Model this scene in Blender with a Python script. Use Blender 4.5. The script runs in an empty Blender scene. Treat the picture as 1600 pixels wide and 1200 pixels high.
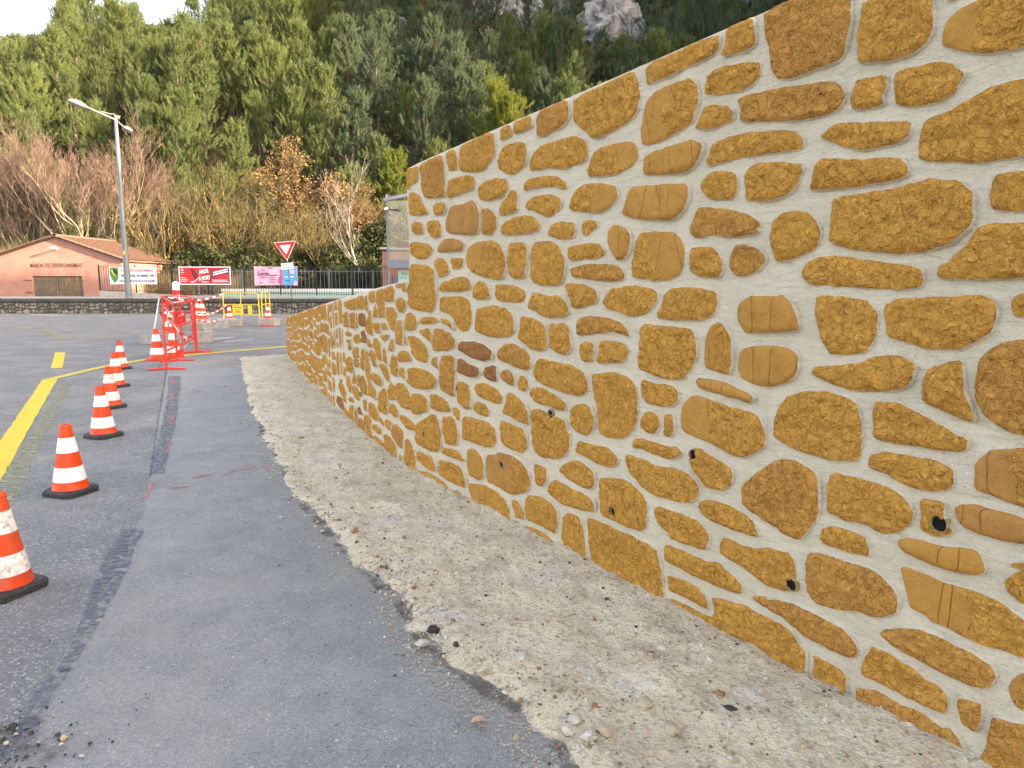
import bpy, bmesh, math, random
import numpy as np
from mathutils import Vector, Matrix, noise
from mathutils.geometry import delaunay_2d_cdt

sc = bpy.context.scene
COL = sc.collection
# ------------------------------------------------------------------ camera, sky, sun, exposure
cam_d = bpy.data.cameras.new("camera")
cam_d.sensor_width = 36.0
cam_d.lens = 24.975
cam_d.clip_start = 0.05
cam_d.clip_end = 3000.0
cam = bpy.data.objects.new("camera", cam_d)
cam.location = (0, 0, 1.5)
cam.rotation_euler = (math.radians(90) - math.atan(160 / 1110), 0, 0)
COL.objects.link(cam)
sc.camera = cam

TO_SUN = Vector((0.925, -0.30, 0.30)).normalized()
SUN_EL = math.asin(TO_SUN.z)
SUN_ROT = math.atan2(TO_SUN.x, TO_SUN.y)
world = bpy.data.worlds.new("World")
sc.world = world
world.use_nodes = True
wn = world.node_tree
bg = wn.nodes["Background"]
sky = wn.nodes.new("ShaderNodeTexSky")
sky.sky_type = 'NISHITA'
sky.sun_disc = False
sky.sun_elevation = SUN_EL
sky.sun_rotation = SUN_ROT
sky.altitude = 300
sky.air_density = 1.0
sky.dust_density = 3.0
sky.ozone_density = 1.0
wn.links.new(sky.outputs[0], bg.inputs[0])
bg.inputs[1].default_value = 0.15

sun_d = bpy.data.lights.new("sun", 'SUN')
sun_d.energy = 3.0
sun_d.angle = math.radians(0.55)
sun_d.color = (1.0, 0.93, 0.82)
sun = bpy.data.objects.new("sun", sun_d)
sun.rotation_euler = TO_SUN.to_track_quat('Z', 'Y').to_euler()
sun.location = (60, -20, 60)
COL.objects.link(sun)

sc.view_settings.view_transform = 'Standard'
sc.view_settings.look = 'None'
sc.view_settings.gamma = 1.0
sc.view_settings.use_curve_mapping = False
sc.view_settings.exposure = 2.9
sc.view_settings.use_white_balance = True          # the camera's white balance, set for open shade
sc.view_settings.white_balance_temperature = 9000
sc.view_settings.white_balance_tint = 20

R = random.Random(7)
NR = np.random.default_rng(7)
def rad(a): return math.radians(a)
def fbm(x, y, z=0.0, o=4):
    return noise.fractal((x, y, z), 1.0, 2.0, o)
def sstep(a, b, x):
    t = min(1.0, max(0.0, (x - a) / (b - a)))
    return t * t * (3 - 2 * t)

# ------------------------------------------------------------------ object helpers
def tag(o, label=None, cat=None, group=None, kind=None):
    if label: o["label"] = label
    if cat: o["category"] = cat
    if group: o["group"] = group
    if kind: o["kind"] = kind
    return o
def empty(name, loc=(0, 0, 0), rz=0.0):
    o = bpy.data.objects.new(name, None)
    o.location = loc
    o.rotation_euler = (0, 0, rz)
    o.empty_display_size = 0.2
    COL.objects.link(o)
    return o
def raw_mesh(name, verts, faces, mats, smooth=False, fmat=None):
    me = bpy.data.meshes.new(name)
    me.from_pydata(verts, [], faces)
    if not isinstance(mats, (list, tuple)): mats = [mats]
    for m in mats: me.materials.append(m)
    if fmat is not None: me.polygons.foreach_set("material_index", fmat)
    if smooth: me.polygons.foreach_set("use_smooth", [True] * len(me.polygons))
    me.update()
    return me
def link(name, me, parent=None, loc=None):
    o = bpy.data.objects.new(name, me)
    if parent is not None: o.parent = parent
    if loc is not None: o.location = loc
    COL.objects.link(o)
    return o
class MB:
    """collects simple solids, then links them as one mesh object"""
    def __init__(s): s.v = []; s.f = []; s.m = []
    def add(s, v, f, m=0):
        b = len(s.v)
        s.v += [tuple(p) for p in v]
        s.f += [tuple(i + b for i in q) for q in f]
        s.m += [m] * len(f)
        return s
    def box(s, c, d, rz=0.0, m=0, rx=0.0, ry=0.0, bev=0.0):
        hx, hy, hz = d[0] / 2, d[1] / 2, d[2] / 2
        M = Matrix.Translation(c) @ Matrix.Rotation(rz, 4, 'Z') @ Matrix.Rotation(ry, 4, 'Y') @ Matrix.Rotation(rx, 4, 'X')
        if bev <= 0:
            v = [(x, y, z) for x in (-hx, hx) for y in (-hy, hy) for z in (-hz, hz)]
            f = [(0, 1, 3, 2), (4, 6, 7, 5), (0, 4, 5, 1), (2, 3, 7, 6), (0, 2, 6, 4), (1, 5, 7, 3)]
            return s.add([M @ Vector(p) for p in v], f, m)
        bm = bmesh.new()
        bmesh.ops.create_cube(bm, size=1.0)
        for q in bm.verts: q.co = Vector((q.co.x * d[0], q.co.y * d[1], q.co.z * d[2]))
        bmesh.ops.bevel(bm, geom=bm.edges[:] , offset=bev, segments=2, affect='EDGES', profile=0.6)
        bm.verts.index_update()
        v = [M @ q.co for q in bm.verts]; f = [[x.index for x in q.verts] for q in bm.faces]
        bm.free()
        return s.add(v, f, m)
    def tube(s, pts, r, n=6, m=0, cap=True):
        pts = [Vector(p) for p in pts]
        rs = r if isinstance(r, (list, tuple)) else [r] * len(pts)
        v = []; f = []
        t0 = (pts[1] - pts[0]).normalized()
        a = Vector((0, 0, 1)) if abs(t0.z) < 0.9 else Vector((1, 0, 0))
        u = t0.cross(a).normalized()
        for i, p in enumerate(pts):
            t = (pts[min(i + 1, len(pts) - 1)] - pts[max(i - 1, 0)]).normalized()
            u = (u - t * u.dot(t)).normalized()
            w = t.cross(u)
            for k in range(n):
                an = 2 * math.pi * k / n
                v.append(p + (u * math.cos(an) + w * math.sin(an)) * rs[i])
        for i in range(len(pts) - 1):
            for k in range(n):
                k2 = (k + 1) % n
                f.append((i * n + k, i * n + k2, (i + 1) * n + k2, (i + 1) * n + k))
        if cap:
            f.append(tuple(range(n - 1, -1, -1)))
            f.append(tuple((len(pts) - 1) * n + k for k in range(n)))
        return s.add(v, f, m)
    def lathe(s, prof, n=24, m=0, c=(0, 0, 0), close=True):
        v = []; f = []
        for (r, z) in prof:
            for k in range(n):
                a = 2 * math.pi * k / n
                v.append((c[0] + r * math.cos(a), c[1] + r * math.sin(a), c[2] + z))
        for i in range(len(prof) - 1):
            for k in range(n):
                k2 = (k + 1) % n
                f.append((i * n + k, i * n + k2, (i + 1) * n + k2, (i + 1) * n + k))
        if close:
            f.append(tuple(range(n - 1, -1, -1)))
            f.append(tuple((len(prof) - 1) * n + k for k in range(n)))
        return s.add(v, f, m)
    def prism(s, poly, y0, y1, m=0):
        """poly of (x, z), extruded along y"""
        n = len(poly)
        v = [(x, y0, z) for x, z in poly] + [(x, y1, z) for x, z in poly]
        f = [tuple(range(n)), tuple(range(2 * n - 1, n - 1, -1))]
        for i in range(n):
            j = (i + 1) % n
            f.append((i, i + n, j + n, j))
        return s.add(v, f, m)
    def build(s, name, mats, parent=None, smooth=False, loc=None):
        me = raw_mesh(name, s.v, s.f, mats, smooth, s.m if isinstance(mats, (list, tuple)) and len(mats) > 1 else None)
        if smooth: smooth_by_angle(me)
        return link(name, me, parent, loc)
def smooth_by_angle(me, ang=40):
    try: me.set_sharp_from_angle(angle=rad(ang))
    except Exception: pass
def tri_mesh(name, V, mats, fmat=None, nv=3):
    """V: (n, nv, 3) numpy array of separate faces"""
    n = V.shape[0]
    me = bpy.data.meshes.new(name)
    me.vertices.add(n * nv); me.loops.add(n * nv); me.polygons.add(n)
    me.vertices.foreach_set("co", V.reshape(-1).astype(np.float32))
    me.loops.foreach_set("vertex_index", np.arange(n * nv, dtype=np.int32))
    me.polygons.foreach_set("loop_start", np.arange(0, n * nv, nv, dtype=np.int32))
    me.polygons.foreach_set("loop_total", np.full(n, nv, dtype=np.int32))
    if not isinstance(mats, (list, tuple)): mats = [mats]
    for m in mats: me.materials.append(m)
    if fmat is not None: me.polygons.foreach_set("material_index", fmat.astype(np.int32))
    me.update(calc_edges=True)
    return me
def text_mesh(name, body, size, mat, ext=0.004, align='CENTER', shear=0.0, bold=0.0, spacing=1.0):
    cu = bpy.data.curves.new(name, 'FONT')
    cu.body = body; cu.size = size; cu.extrude = ext; cu.align_x = align; cu.align_y = 'CENTER'
    cu.shear = shear; cu.offset = bold; cu.space_character = spacing
    cu.resolution_u = 3
    to = bpy.data.objects.new(name, cu)
    COL.objects.link(to)
    dg = bpy.context.evaluated_depsgraph_get()
    me = bpy.data.meshes.new_from_object(to.evaluated_get(dg))
    bpy.data.objects.remove(to); bpy.data.curves.remove(cu)
    me.name = name
    me.materials.clear(); me.materials.append(mat)
    return me

# ------------------------------------------------------------------ materials
class N:
    """small node-graph helper"""
    def __init__(s, name):
        s.mat = bpy.data.materials.new(name)
        s.mat.use_nodes = True
        s.t = s.mat.node_tree
        s.p = s.t.nodes["Principled BSDF"]
        s.out = s.t.nodes["Material Output"]
        s.pos = None
    def new(s, k, **kw):
        n = s.t.nodes.new(k)
        for a, b in kw.items(): setattr(n, a, b)
        return n
    def set(s, sock, val):
        if hasattr(val, "is_output") or isinstance(val, bpy.types.NodeSocket): s.t.links.new(val, sock)
        elif isinstance(val, (tuple, list)) and len(val) == 3 and sock.type == 'RGBA': sock.default_value = (*val, 1)
        else: sock.default_value = val
    def P(s):
        if s.pos is None: s.pos = s.new("ShaderNodeNewGeometry").outputs["Position"]
        return s.pos
    def scaled(s, sc3, src=None):
        n = s.new("ShaderNodeMapping")
        s.set(n.inputs["Vector"], src or s.P())
        n.inputs["Scale"].default_value = sc3
        return n.outputs[0]
    def noise(s, scale, detail=4, rough=0.55, vec=None, dist=0.0):
        n = s.new("ShaderNodeTexNoise")
        s.set(n.inputs["Vector"], vec or s.P())
        n.inputs["Scale"].default_value = scale; n.inputs["Detail"].default_value = detail
        n.inputs["Roughness"].default_value = rough; n.inputs["Distortion"].default_value = dist
        return n.outputs[0]
    def voro(s, scale, feat='F1', vec=None, out="Distance", rand=1.0):
        n = s.new("ShaderNodeTexVoronoi"); n.feature = feat
        s.set(n.inputs["Vector"], vec or s.P())
        n.inputs["Scale"].default_value = scale; n.inputs["Randomness"].default_value = rand
        return n.outputs[out]
    def ramp(s, fac, stops, interp='LINEAR'):
        n = s.new("ShaderNodeValToRGB"); n.color_ramp.interpolation = interp
        e = n.color_ramp.elements
        while len(e) < len(stops): e.new(0.5)
        for i, (p, c) in enumerate(stops):
            e[i].position = p
            e[i].color = (*c, 1) if isinstance(c, (tuple, list)) else (c, c, c, 1)
        s.set(n.inputs[0], fac)
        return n.outputs[0]
    def mix(s, fac, a, b, mode='MIX'):
        n = s.new("ShaderNodeMix"); n.data_type = 'RGBA'; n.blend_type = mode
        s.set(n.inputs[0], fac); s.set(n.inputs[6], a); s.set(n.inputs[7], b)
        return n.outputs[2]
    def math(s, op, a, b=0.0, clamp=False):
        n = s.new("ShaderNodeMath"); n.operation = op; n.use_clamp = clamp
        s.set(n.inputs[0], a); s.set(n.inputs[1], b)
        return n.outputs[0]
    def bump(s, h, dist=0.01, strength=1.0, normal=None):
        n = s.new("ShaderNodeBump")
        n.inputs["Strength"].default_value = strength; n.inputs["Distance"].default_value = dist
        s.set(n.inputs["Height"], h)
        if normal is not None: s.set(n.inputs["Normal"], normal)
        return n.outputs[0]
    def rnd(s): return s.new("ShaderNodeObjectInfo").outputs["Random"]
    def done(s, color=None, rough=0.8, normal=None, spec=0.3, metal=0.0):
        if color is not None: s.set(s.p.inputs["Base Color"], color)
        s.set(s.p.inputs["Roughness"], rough)
        s.p.inputs["Specular IOR Level"].default_value = spec
        s.p.inputs["Metallic"].default_value = metal
        if normal is not None: s.set(s.p.inputs["Normal"], normal)
        return s.mat

def plain(name, c, rough=0.6, var=0.15, scale=6.0, spec=0.3, metal=0.0, bump=0.0, dirt=None, dirt_amt=0.5):
    g = N(name)
    f = g.noise(scale, 5)
    col = g.mix(g.ramp(f, [(0.3, 0.0), (0.7, 1.0)]), tuple(x * (1 - var) for x in c), tuple(min(1, x * (1 + var)) for x in c))
    if dirt:
        d = g.ramp(g.noise(scale * 3.1, 7, 0.7), [(0.48, 0.0), (0.66, dirt_amt)])
        col = g.mix(d, col, dirt)
    nm = g.bump(g.noise(scale * 12, 4), bump) if bump else None
    return g.done(col, rough, nm, spec, metal)

M = {}
def stone_mat(name, base, dark, rim):
    """carved, stained render: lumpy face with fine cracks, darkened to paint in crevice shade"""
    g = N(name)
    r = g.rnd()
    big = g.noise(3.2, 5, 0.6)
    fine = g.noise(95, 4, 0.65)
    warp = g.new("ShaderNodeTexNoise"); g.set(warp.inputs["Vector"], g.P()); warp.inputs["Scale"].default_value = 24; warp.inputs["Detail"].default_value = 4
    wv = g.new("ShaderNodeVectorMath"); wv.operation = 'MULTIPLY_ADD'
    g.set(wv.inputs[0], warp.outputs["Color"]); wv.inputs[1].default_value = (0.075, 0.075, 0.075); g.set(wv.inputs[2], g.P())
    crk = g.voro(25, 'DISTANCE_TO_EDGE', vec=wv.outputs[0])
    crk2 = g.voro(58, 'DISTANCE_TO_EDGE', vec=wv.outputs[0])
    gate = g.ramp(g.noise(11, 4, 0.6), [(0.40, 0.0), (0.62, 1.0)])
    c1 = g.mix(g.ramp(big, [(0.36, 0.0), (0.68, 1.0)]), base, dark)
    c1 = g.mix(g.ramp(r, [(0.0, 0.0), (1.0, 0.5)]), c1, rim)
    deep = tuple(x * 0.30 for x in dark)
    c1 = g.mix(g.math('MULTIPLY', g.ramp(crk, [(0.0, 0.55), (0.06, 0.0)]), gate), c1, deep)
    c1 = g.mix(g.ramp(crk2, [(0.0, 0.18), (0.10, 0.0)]), c1, deep)
    c1 = g.mix(g.ramp(fine, [(0.30, 0.22), (0.50, 0.0)]), c1, tuple(x * 0.50 for x in dark))
    c1 = g.mix(g.ramp(g.noise(42, 5), [(0.52, 0.0), (0.72, 0.40)]), c1, tuple(min(1, x * 1.35) for x in base))
    n1 = g.bump(g.noise(30, 7, 0.66, dist=0.9), 0.024, 1.0)
    n2 = g.bump(g.ramp(crk, [(0.0, 0.0), (0.16, 1.0)]), 0.010, 0.8, n1)
    n3 = g.bump(g.ramp(crk2, [(0.0, 0.0), (0.3, 1.0)]), 0.005, 0.8, n2)
    n4 = g.bump(fine, 0.005, 0.8, n3)
    return g.done(c1, 0.9, n4, 0.12)
M['stone'] = stone_mat("stone_ochre_mat", (0.710, 0.340, 0.078), (0.620, 0.284, 0.064), (0.690, 0.334, 0.080))
M['stone_brown'] = stone_mat("stone_brown_mat", (0.660, 0.308, 0.082), (0.565, 0.252, 0.068), (0.630, 0.292, 0.080))
M['stone_dark'] = stone_mat("stone_dark_mat", (0.480, 0.206, 0.078), (0.380, 0.158, 0.062), (0.430, 0.182, 0.070))
def smooth_stone(name, base, dark):
    """trowelled patches: flatter, with a few long scored lines"""
    g = N(name)
    c1 = g.mix(g.ramp(g.noise(9, 7, 0.7), [(0.35, 0.0), (0.65, 1.0)]), base, dark)
    fine = g.noise(120, 3, 0.6)
    c1 = g.mix(g.ramp(fine, [(0.3, 0.28), (0.6, 0.0)]), c1, tuple(x * 0.6 for x in dark))
    lines = g.voro(3.6, 'DISTANCE_TO_EDGE', vec=g.scaled((1.8, 1.8, 0.35)))
    lm = g.ramp(lines, [(0.0, 1.0), (0.008, 0.0)])
    c1 = g.mix(g.math('MULTIPLY', lm, g.ramp(g.noise(6, 4), [(0.42, 0.0), (0.60, 0.55)])), c1, tuple(x * 0.28 for x in dark))
    pit = g.ramp(g.voro(38), [(0.0, 0.7), (0.10, 0.0)])
    c1 = g.mix(g.math('MULTIPLY', pit, g.ramp(g.noise(7, 3), [(0.5, 0.0), (0.6, 1.0)])), c1, tuple(x * 0.35 for x in dark))
    w = g.noise(14, 3, 0.5, dist=1.2)
    n = g.bump(w, 0.018, 0.8)
    n = g.bump(g.noise(34, 6, 0.7), 0.008, 0.8, n)
    n = g.bump(g.math('SUBTRACT', 1.0, lm), 0.008, 0.8, n)
    return g.done(c1, 0.85, g.bump(fine, 0.003, 0.6, n), 0.15)
M['stone_s'] = smooth_stone("stone_trowelled_mat", (0.460, 0.222, 0.054), (0.375, 0.174, 0.043))
M['stone_sb'] = smooth_stone("stone_trowelled_brown_mat", (0.430, 0.200, 0.058), (0.350, 0.157, 0.047))

g = N("mortar_mat")
f = g.noise(4, 5, 0.6); fine = g.noise(170, 3, 0.7)
c = g.mix(g.ramp(f, [(0.3, 0.0), (0.7, 1.0)]), (0.620, 0.532, 0.415), (0.690, 0.607, 0.488))
c = g.mix(g.ramp(fine, [(0.28, 0.28), (0.52, 0.0)]), c, (0.34, 0.30, 0.24))
streak = g.noise(9, 6, 0.6, vec=g.scaled((1.0, 1.0, 5.0)), dist=0.8)
c = g.mix(g.ramp(streak, [(0.56, 0.0), (0.70, 0.25)]), c, (0.66, 0.61, 0.53))
c = g.mix(g.ramp(g.noise(28, 6, 0.7), [(0.30, 0.30), (0.50, 0.0)]), c, (0.43, 0.38, 0.30))
M['mortar'] = g.done(c, 0.92, g.bump(fine, 0.009, 0.9, g.bump(streak, 0.024, 0.7, g.bump(g.noise(26, 6, 0.7), 0.009, 0.6))), 0.1)

def asphalt(name, lo, hi, gscale, speck):
    g = N(name)
    big = g.noise(0.55, 6, 0.62); mid = g.noise(7, 6, 0.65)
    agg = g.voro(gscale, out="Color"); aggd = g.voro(gscale)
    c = g.mix(g.ramp(big, [(0.32, 0.0), (0.70, 1.0)]), lo, hi)
    c = g.mix(g.ramp(mid, [(0.35, 0.35), (0.62, 0.0)]), c, tuple(x * 0.62 for x in lo))
    sep = g.new("ShaderNodeSeparateColor"); g.set(sep.inputs[0], agg)
    a1 = g.ramp(sep.outputs[0], [(0.0, 0.62), (0.42, 0.0), (0.72, 0.0), (1.0, 0.0)])
    a2 = g.ramp(sep.outputs[1], [(0.80, 0.0), (1.0, speck)])
    c = g.mix(a1, c, tuple(x * 0.42 for x in lo))
    c = g.mix(a2, c, (0.55, 0.54, 0.53))
    flk = g.new("ShaderNodeSeparateColor"); g.set(flk.inputs[0], g.voro(26, out="Color"))
    fl = g.math('MULTIPLY', g.ramp(flk.outputs[0], [(0.90, 0.0), (0.93, 1.0)]), g.ramp(g.voro(26), [(0.10, 1.0), (0.22, 0.0)]))
    c = g.mix(g.math('MULTIPLY', fl, 0.7), c, (0.52, 0.51, 0.49))
    fd = g.math('MULTIPLY', g.ramp(flk.outputs[1], [(0.90, 0.0), (0.93, 1.0)]), g.ramp(g.voro(26), [(0.10, 1.0), (0.22, 0.0)]))
    c = g.mix(g.math('MULTIPLY', fd, 0.7), c, (0.06, 0.06, 0.062))
    c = g.mix(g.ramp(g.noise(2.6, 7, 0.68), [(0.40, 0.35), (0.58, 0.0)]), c, tuple(x * 0.70 for x in lo))
    dust = g.ramp(g.noise(1.1, 7, 0.7), [(0.47, 0.0), (0.70, 0.45)])
    c = g.mix(dust, c, (0.33, 0.305, 0.265))
    h = g.mix(0.5, aggd, g.noise(gscale * 0.6, 3))
    return g.done(c, 0.85, g.bump(h, 0.008, 0.8), 0.2)
M['road'] = asphalt("asphalt_coarse_mat", (0.168, 0.176, 0.175), (0.224, 0.230, 0.226), 120, 0.60)
M['lane'] = asphalt("asphalt_lane_mat", (0.238, 0.245, 0.240), (0.298, 0.303, 0.294), 170, 0.45)
def paint(name, c, wear=0.5, hole=(0.14, 0.143, 0.15), sc_=30.0):
    """road paint with the asphalt's grain showing through where it is worn"""
    g = N(name)
    w = g.ramp(g.noise(sc_, 6, 0.7), [(wear - 0.07, 0.0), (wear + 0.10, 1.0)])
    col = g.mix(g.noise(5, 4), tuple(x * 0.86 for x in c), c)
    tr = g.new("ShaderNodeBsdfTransparent"); mx = g.new("ShaderNodeMixShader")
    g.done(col, 0.7, g.bump(g.voro(120), 0.003, 0.5), 0.25)
    g.set(mx.inputs[0], w)
    g.t.links.new(g.p.outputs[0], mx.inputs[1]); g.t.links.new(tr.outputs[0], mx.inputs[2])
    g.t.links.new(mx.outputs[0], g.out.inputs[0])
    return g.mat
M['yellow'] = paint("yellow_paint_mat", (0.62, 0.47, 0.045), 0.66)
M['yellow_thin'] = paint("thin_yellow_paint_mat", (0.56, 0.46, 0.09), 0.60)
M['yellow_old'] = paint("old_yellow_paint_mat", (0.42, 0.39, 0.20), 0.50)
M['white_line'] = paint("worn_white_paint_mat", (0.55, 0.55, 0.54), 0.52)
M['bluetar'] = paint("tar_stripe_mat", (0.118, 0.138, 0.182), 0.46, sc_=30)
M['pinkspray'] = paint("pink_spray_mat", (0.60, 0.20, 0.18), 0.46, sc_=55)
M['dust'] = paint("dust_smear_mat", (0.46, 0.40, 0.315), 0.42, sc_=60)
M['darksoil_film'] = paint("dark_dirt_mat", (0.125, 0.105, 0.088), 0.42, sc_=7)

g = N("gravel_sand_mat")
big = g.noise(0.9, 6, 0.6); mid = g.noise(5, 6, 0.65); fine = g.voro(75, out="Color"); fd = g.voro(75)
c = g.mix(g.ramp(big, [(0.35, 0.0), (0.65, 1.0)]), (0.570, 0.468, 0.328), (0.650, 0.556, 0.412))
c = g.mix(g.ramp(mid, [(0.36, 0.60), (0.54, 0.0)]), c, (0.400, 0.310, 0.220))
c = g.mix(g.ramp(g.noise(2.3, 6, 0.7), [(0.55, 0.0), (0.70, 0.75)]), c, (0.560, 0.535, 0.475))
sep = g.new("ShaderNodeSeparateColor"); g.set(sep.inputs[0], fine)
c = g.mix(g.ramp(sep.outputs[0], [(0.0, 0.5), (0.3, 0.0)]), c, (0.15, 0.117, 0.083))
c = g.mix(g.ramp(sep.outputs[1], [(0.8, 0.0), (1.0, 0.5)]), c, (0.56, 0.54, 0.50))
M['gravel'] = g.done(c, 0.95, g.bump(fd, 0.006, 0.8, g.bump(g.noise(22, 6, 0.7), 0.02, 0.8)), 0.1)

def pebble(name, c): return plain(name, c, 0.85, 0.25, 20, 0.15, bump=0.004)
M['peb_w'] = pebble("pebble_pale_mat", (0.50, 0.46, 0.39))
M['peb_t'] = pebble("pebble_tan_mat", (0.42, 0.33, 0.235))
M['peb_b'] = pebble("pebble_rust_mat", (0.28, 0.15, 0.085))
M['peb_d'] = pebble("pebble_dark_mat", (0.055, 0.050, 0.046))
M['orange'] = plain("cone_orange_mat", (0.74, 0.052, 0.008), 0.45, 0.08, 9, 0.35)
M['orange_d'] = plain("cone_orange_dirty_mat", (0.62, 0.060, 0.016), 0.6, 0.15, 9, 0.2, dirt=(0.16, 0.13, 0.11), dirt_amt=0.55)
M['band'] = plain("cone_white_band_mat", (0.76, 0.77, 0.79), 0.4, 0.05, 10, 0.4, dirt=(0.55, 0.54, 0.53), dirt_amt=0.25)
M['band_d'] = plain("cone_white_band_dirty_mat", (0.66, 0.65, 0.63), 0.6, 0.15, 10, 0.2, dirt=(0.15, 0.13, 0.12), dirt_amt=0.8)
M['rubber'] = plain("black_rubber_mat", (0.022, 0.023, 0.025), 0.65, 0.3, 14, 0.35, bump=0.002, dirt=(0.13, 0.12, 0.11), dirt_amt=0.35)
M['red'] = plain("red_barrier_mat", (0.72, 0.040, 0.025), 0.42, 0.15, 8, 0.4)
M['redplate'] = plain("red_plate_mat", (0.74, 0.030, 0.030), 0.5, 0.12, 8, 0.3)
M['yel_b'] = plain("yellow_barrier_mat", (0.80, 0.60, 0.06), 0.45, 0.10, 8, 0.35)
M['white'] = plain("white_paint_mat", (0.78, 0.78, 0.77), 0.5, 0.06, 8)
M['blacktxt'] = plain("black_print_mat", (0.02, 0.02, 0.025), 0.6, 0.1)
M['greytxt'] = plain("brown_lettering_mat", (0.035, 0.018, 0.018), 0.6, 0.1)
M['concrete'] = plain("concrete_mat", (0.33, 0.325, 0.31), 0.9, 0.16, 5, 0.15, bump=0.006, dirt=(0.18, 0.17, 0.155), dirt_amt=0.5)
M['concrete_d'] = plain("dark_concrete_mat", (0.075, 0.075, 0.073), 0.9, 0.30, 3, 0.15, bump=0.006, dirt=(0.05, 0.05, 0.047), dirt_amt=0.7)
M['galv'] = plain("galvanised_steel_mat", (0.135, 0.165, 0.192), 0.42, 0.10, 3, 0.5, 0.35)
M['lampgrey'] = plain("lamp_grey_mat", (0.19, 0.20, 0.21), 0.4, 0.08, 4, 0.5)
M['glasslamp'] = plain("lamp_glass_mat", (0.30, 0.31, 0.32), 0.15, 0.05, 4, 0.6)
M['fence'] = plain("black_fence_mat", (0.016, 0.017, 0.019), 0.5, 0.2, 5, 0.4)
M['fence_g'] = plain("grey_fence_mat", (0.15, 0.165, 0.18), 0.5, 0.15, 5, 0.4)
M['greenwall'] = plain("pale_green_wall_mat", (0.34, 0.52, 0.46), 0.8, 0.08, 3)
M['frame'] = plain("slate_frame_mat", (0.14, 0.17, 0.215), 0.45, 0.1, 3, 0.4)
M['darkred'] = plain("dark_red_panel_mat", (0.13, 0.022, 0.03), 0.5, 0.1, 3)
M['hole'] = plain("dark_hole_mat", (0.006, 0.006, 0.006), 0.9, 0.3, 40)
M['pipe'] = plain("pipe_mat", (0.34, 0.225, 0.10), 0.85, 0.3, 40, 0.2, dirt=(0.07, 0.05, 0.03), dirt_amt=0.6)

g = N("pink_render_mat")
c = g.mix(g.ramp(g.noise(1.3, 6, 0.6), [(0.35, 0.0), (0.68, 1.0)]), (0.320, 0.158, 0.128), (0.375, 0.212, 0.176))
st = g.noise(3, 6, 0.65, vec=g.scaled((1.5, 1.5, 0.4)))
c = g.mix(g.ramp(st, [(0.52, 0.0), (0.72, 0.55)]), c, (0.30, 0.112, 0.080))
c = g.mix(g.ramp(g.noise(2.2, 6, 0.7), [(0.58, 0.0), (0.75, 0.4)]), c, (0.40, 0.285, 0.245))
M['pink'] = g.done(c, 0.92, g.bump(g.noise(60, 4), 0.006, 0.6), 0.1)
g = N("old_plank_mat")
w = g.noise(5, 6, 0.65, vec=g.scaled((5, 1, 0.7)))
c = g.mix(g.ramp(w, [(0.35, 0.0), (0.65, 1.0)]), (0.085, 0.062, 0.042), (0.255, 0.175, 0.100))
c = g.mix(g.ramp(g.noise(0.9, 3), [(0.42, 0.0), (0.58, 0.85)]), c, (0.10, 0.088, 0.076))
M['plank'] = g.done(c, 0.85, g.bump(w, 0.01, 0.6), 0.2)
g = N("roof_tile_mat")
c = g.mix(g.ramp(g.noise(9, 5), [(0.35, 0.0), (0.65, 1.0)]), (0.072, 0.042, 0.032), (0.120, 0.070, 0.050))
c = g.mix(g.ramp(g.noise(1.5, 6, 0.7), [(0.5, 0.0), (0.65, 0.6)]), c, (0.07, 0.055, 0.048))
M['tile'] = g.done(c, 0.9, g.bump(g.noise(50, 4), 0.008, 0.5), 0.15)
g = N("rubble_stone_mat")
c = g.mix(g.ramp(g.rnd(), [(0, 0.0), (1, 1.0)]), (0.20, 0.18, 0.155), (0.20, 0.18, 0.155))
cv = g.voro(4.5, out="Color"); sp = g.new("ShaderNodeSeparateColor"); g.set(sp.inputs[0], cv)
c = g.mix(g.ramp(sp.outputs[0], [(0.0, 0.0), (1.0, 1.0)]), (0.085, 0.076, 0.066), (0.330, 0.300, 0.260))
c = g.mix(g.ramp(g.noise(9, 6, 0.7), [(0.48, 0.0), (0.62, 0.7)]), c, (0.045, 0.042, 0.038))
M['rubble'] = g.done(c, 0.95, g.bump(g.noise(30, 5), 0.02, 0.7), 0.1)
g = N("limestone_mat")
c = g.mix(g.ramp(g.noise(0.6, 7, 0.7), [(0.35, 0.0), (0.62, 1.0)]), (0.075, 0.078, 0.085), (0.36, 0.36, 0.365))
M['rock'] = g.done(c, 0.95, g.bump(g.noise(2.5, 7, 0.7), 0.3, 0.9), 0.1)

def leaf_mat(name, c1, c2, c3, trans=0.25, sc_=0.9):
    g = N(name)
    r = g.rnd()
    tc = g.new("ShaderNodeTexCoord").outputs["Object"]
    f = g.noise(sc_, 3, 0.5, vec=tc)
    c = g.mix(g.ramp(f, [(0.35, 0.0), (0.65, 1.0)]), c1, c2)
    c = g.mix(g.math('MULTIPLY', r, 0.65), c, c3)
    g.done(c, 0.7, None, 0.25)
    tr = g.new("ShaderNodeBsdfTranslucent"); g.set(tr.inputs[0], c)
    mx = g.new("ShaderNodeMixShader"); mx.inputs[0].default_value = trans
    g.t.links.new(g.p.outputs[0], mx.inputs[1]); g.t.links.new(tr.outputs[0], mx.inputs[2])
    g.t.links.new(mx.outputs[0], g.out.inputs[0])
    return g.mat
M['needle'] = leaf_mat("pine_needle_mat", (0.084, 0.120, 0.037), (0.116, 0.152, 0.051), (0.066, 0.104, 0.046), 0.30)
M['needle_b'] = leaf_mat("shaded_pine_needle_mat", (0.052, 0.086, 0.046), (0.078, 0.112, 0.060), (0.046, 0.080, 0.052), 0.25)  # shade and haze of the right hillside painted in: darker, bluer needles
M['oldline'] = paint("ghost_yellow_paint_mat", (0.30, 0.30, 0.165), 0.46, sc_=16)
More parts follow.
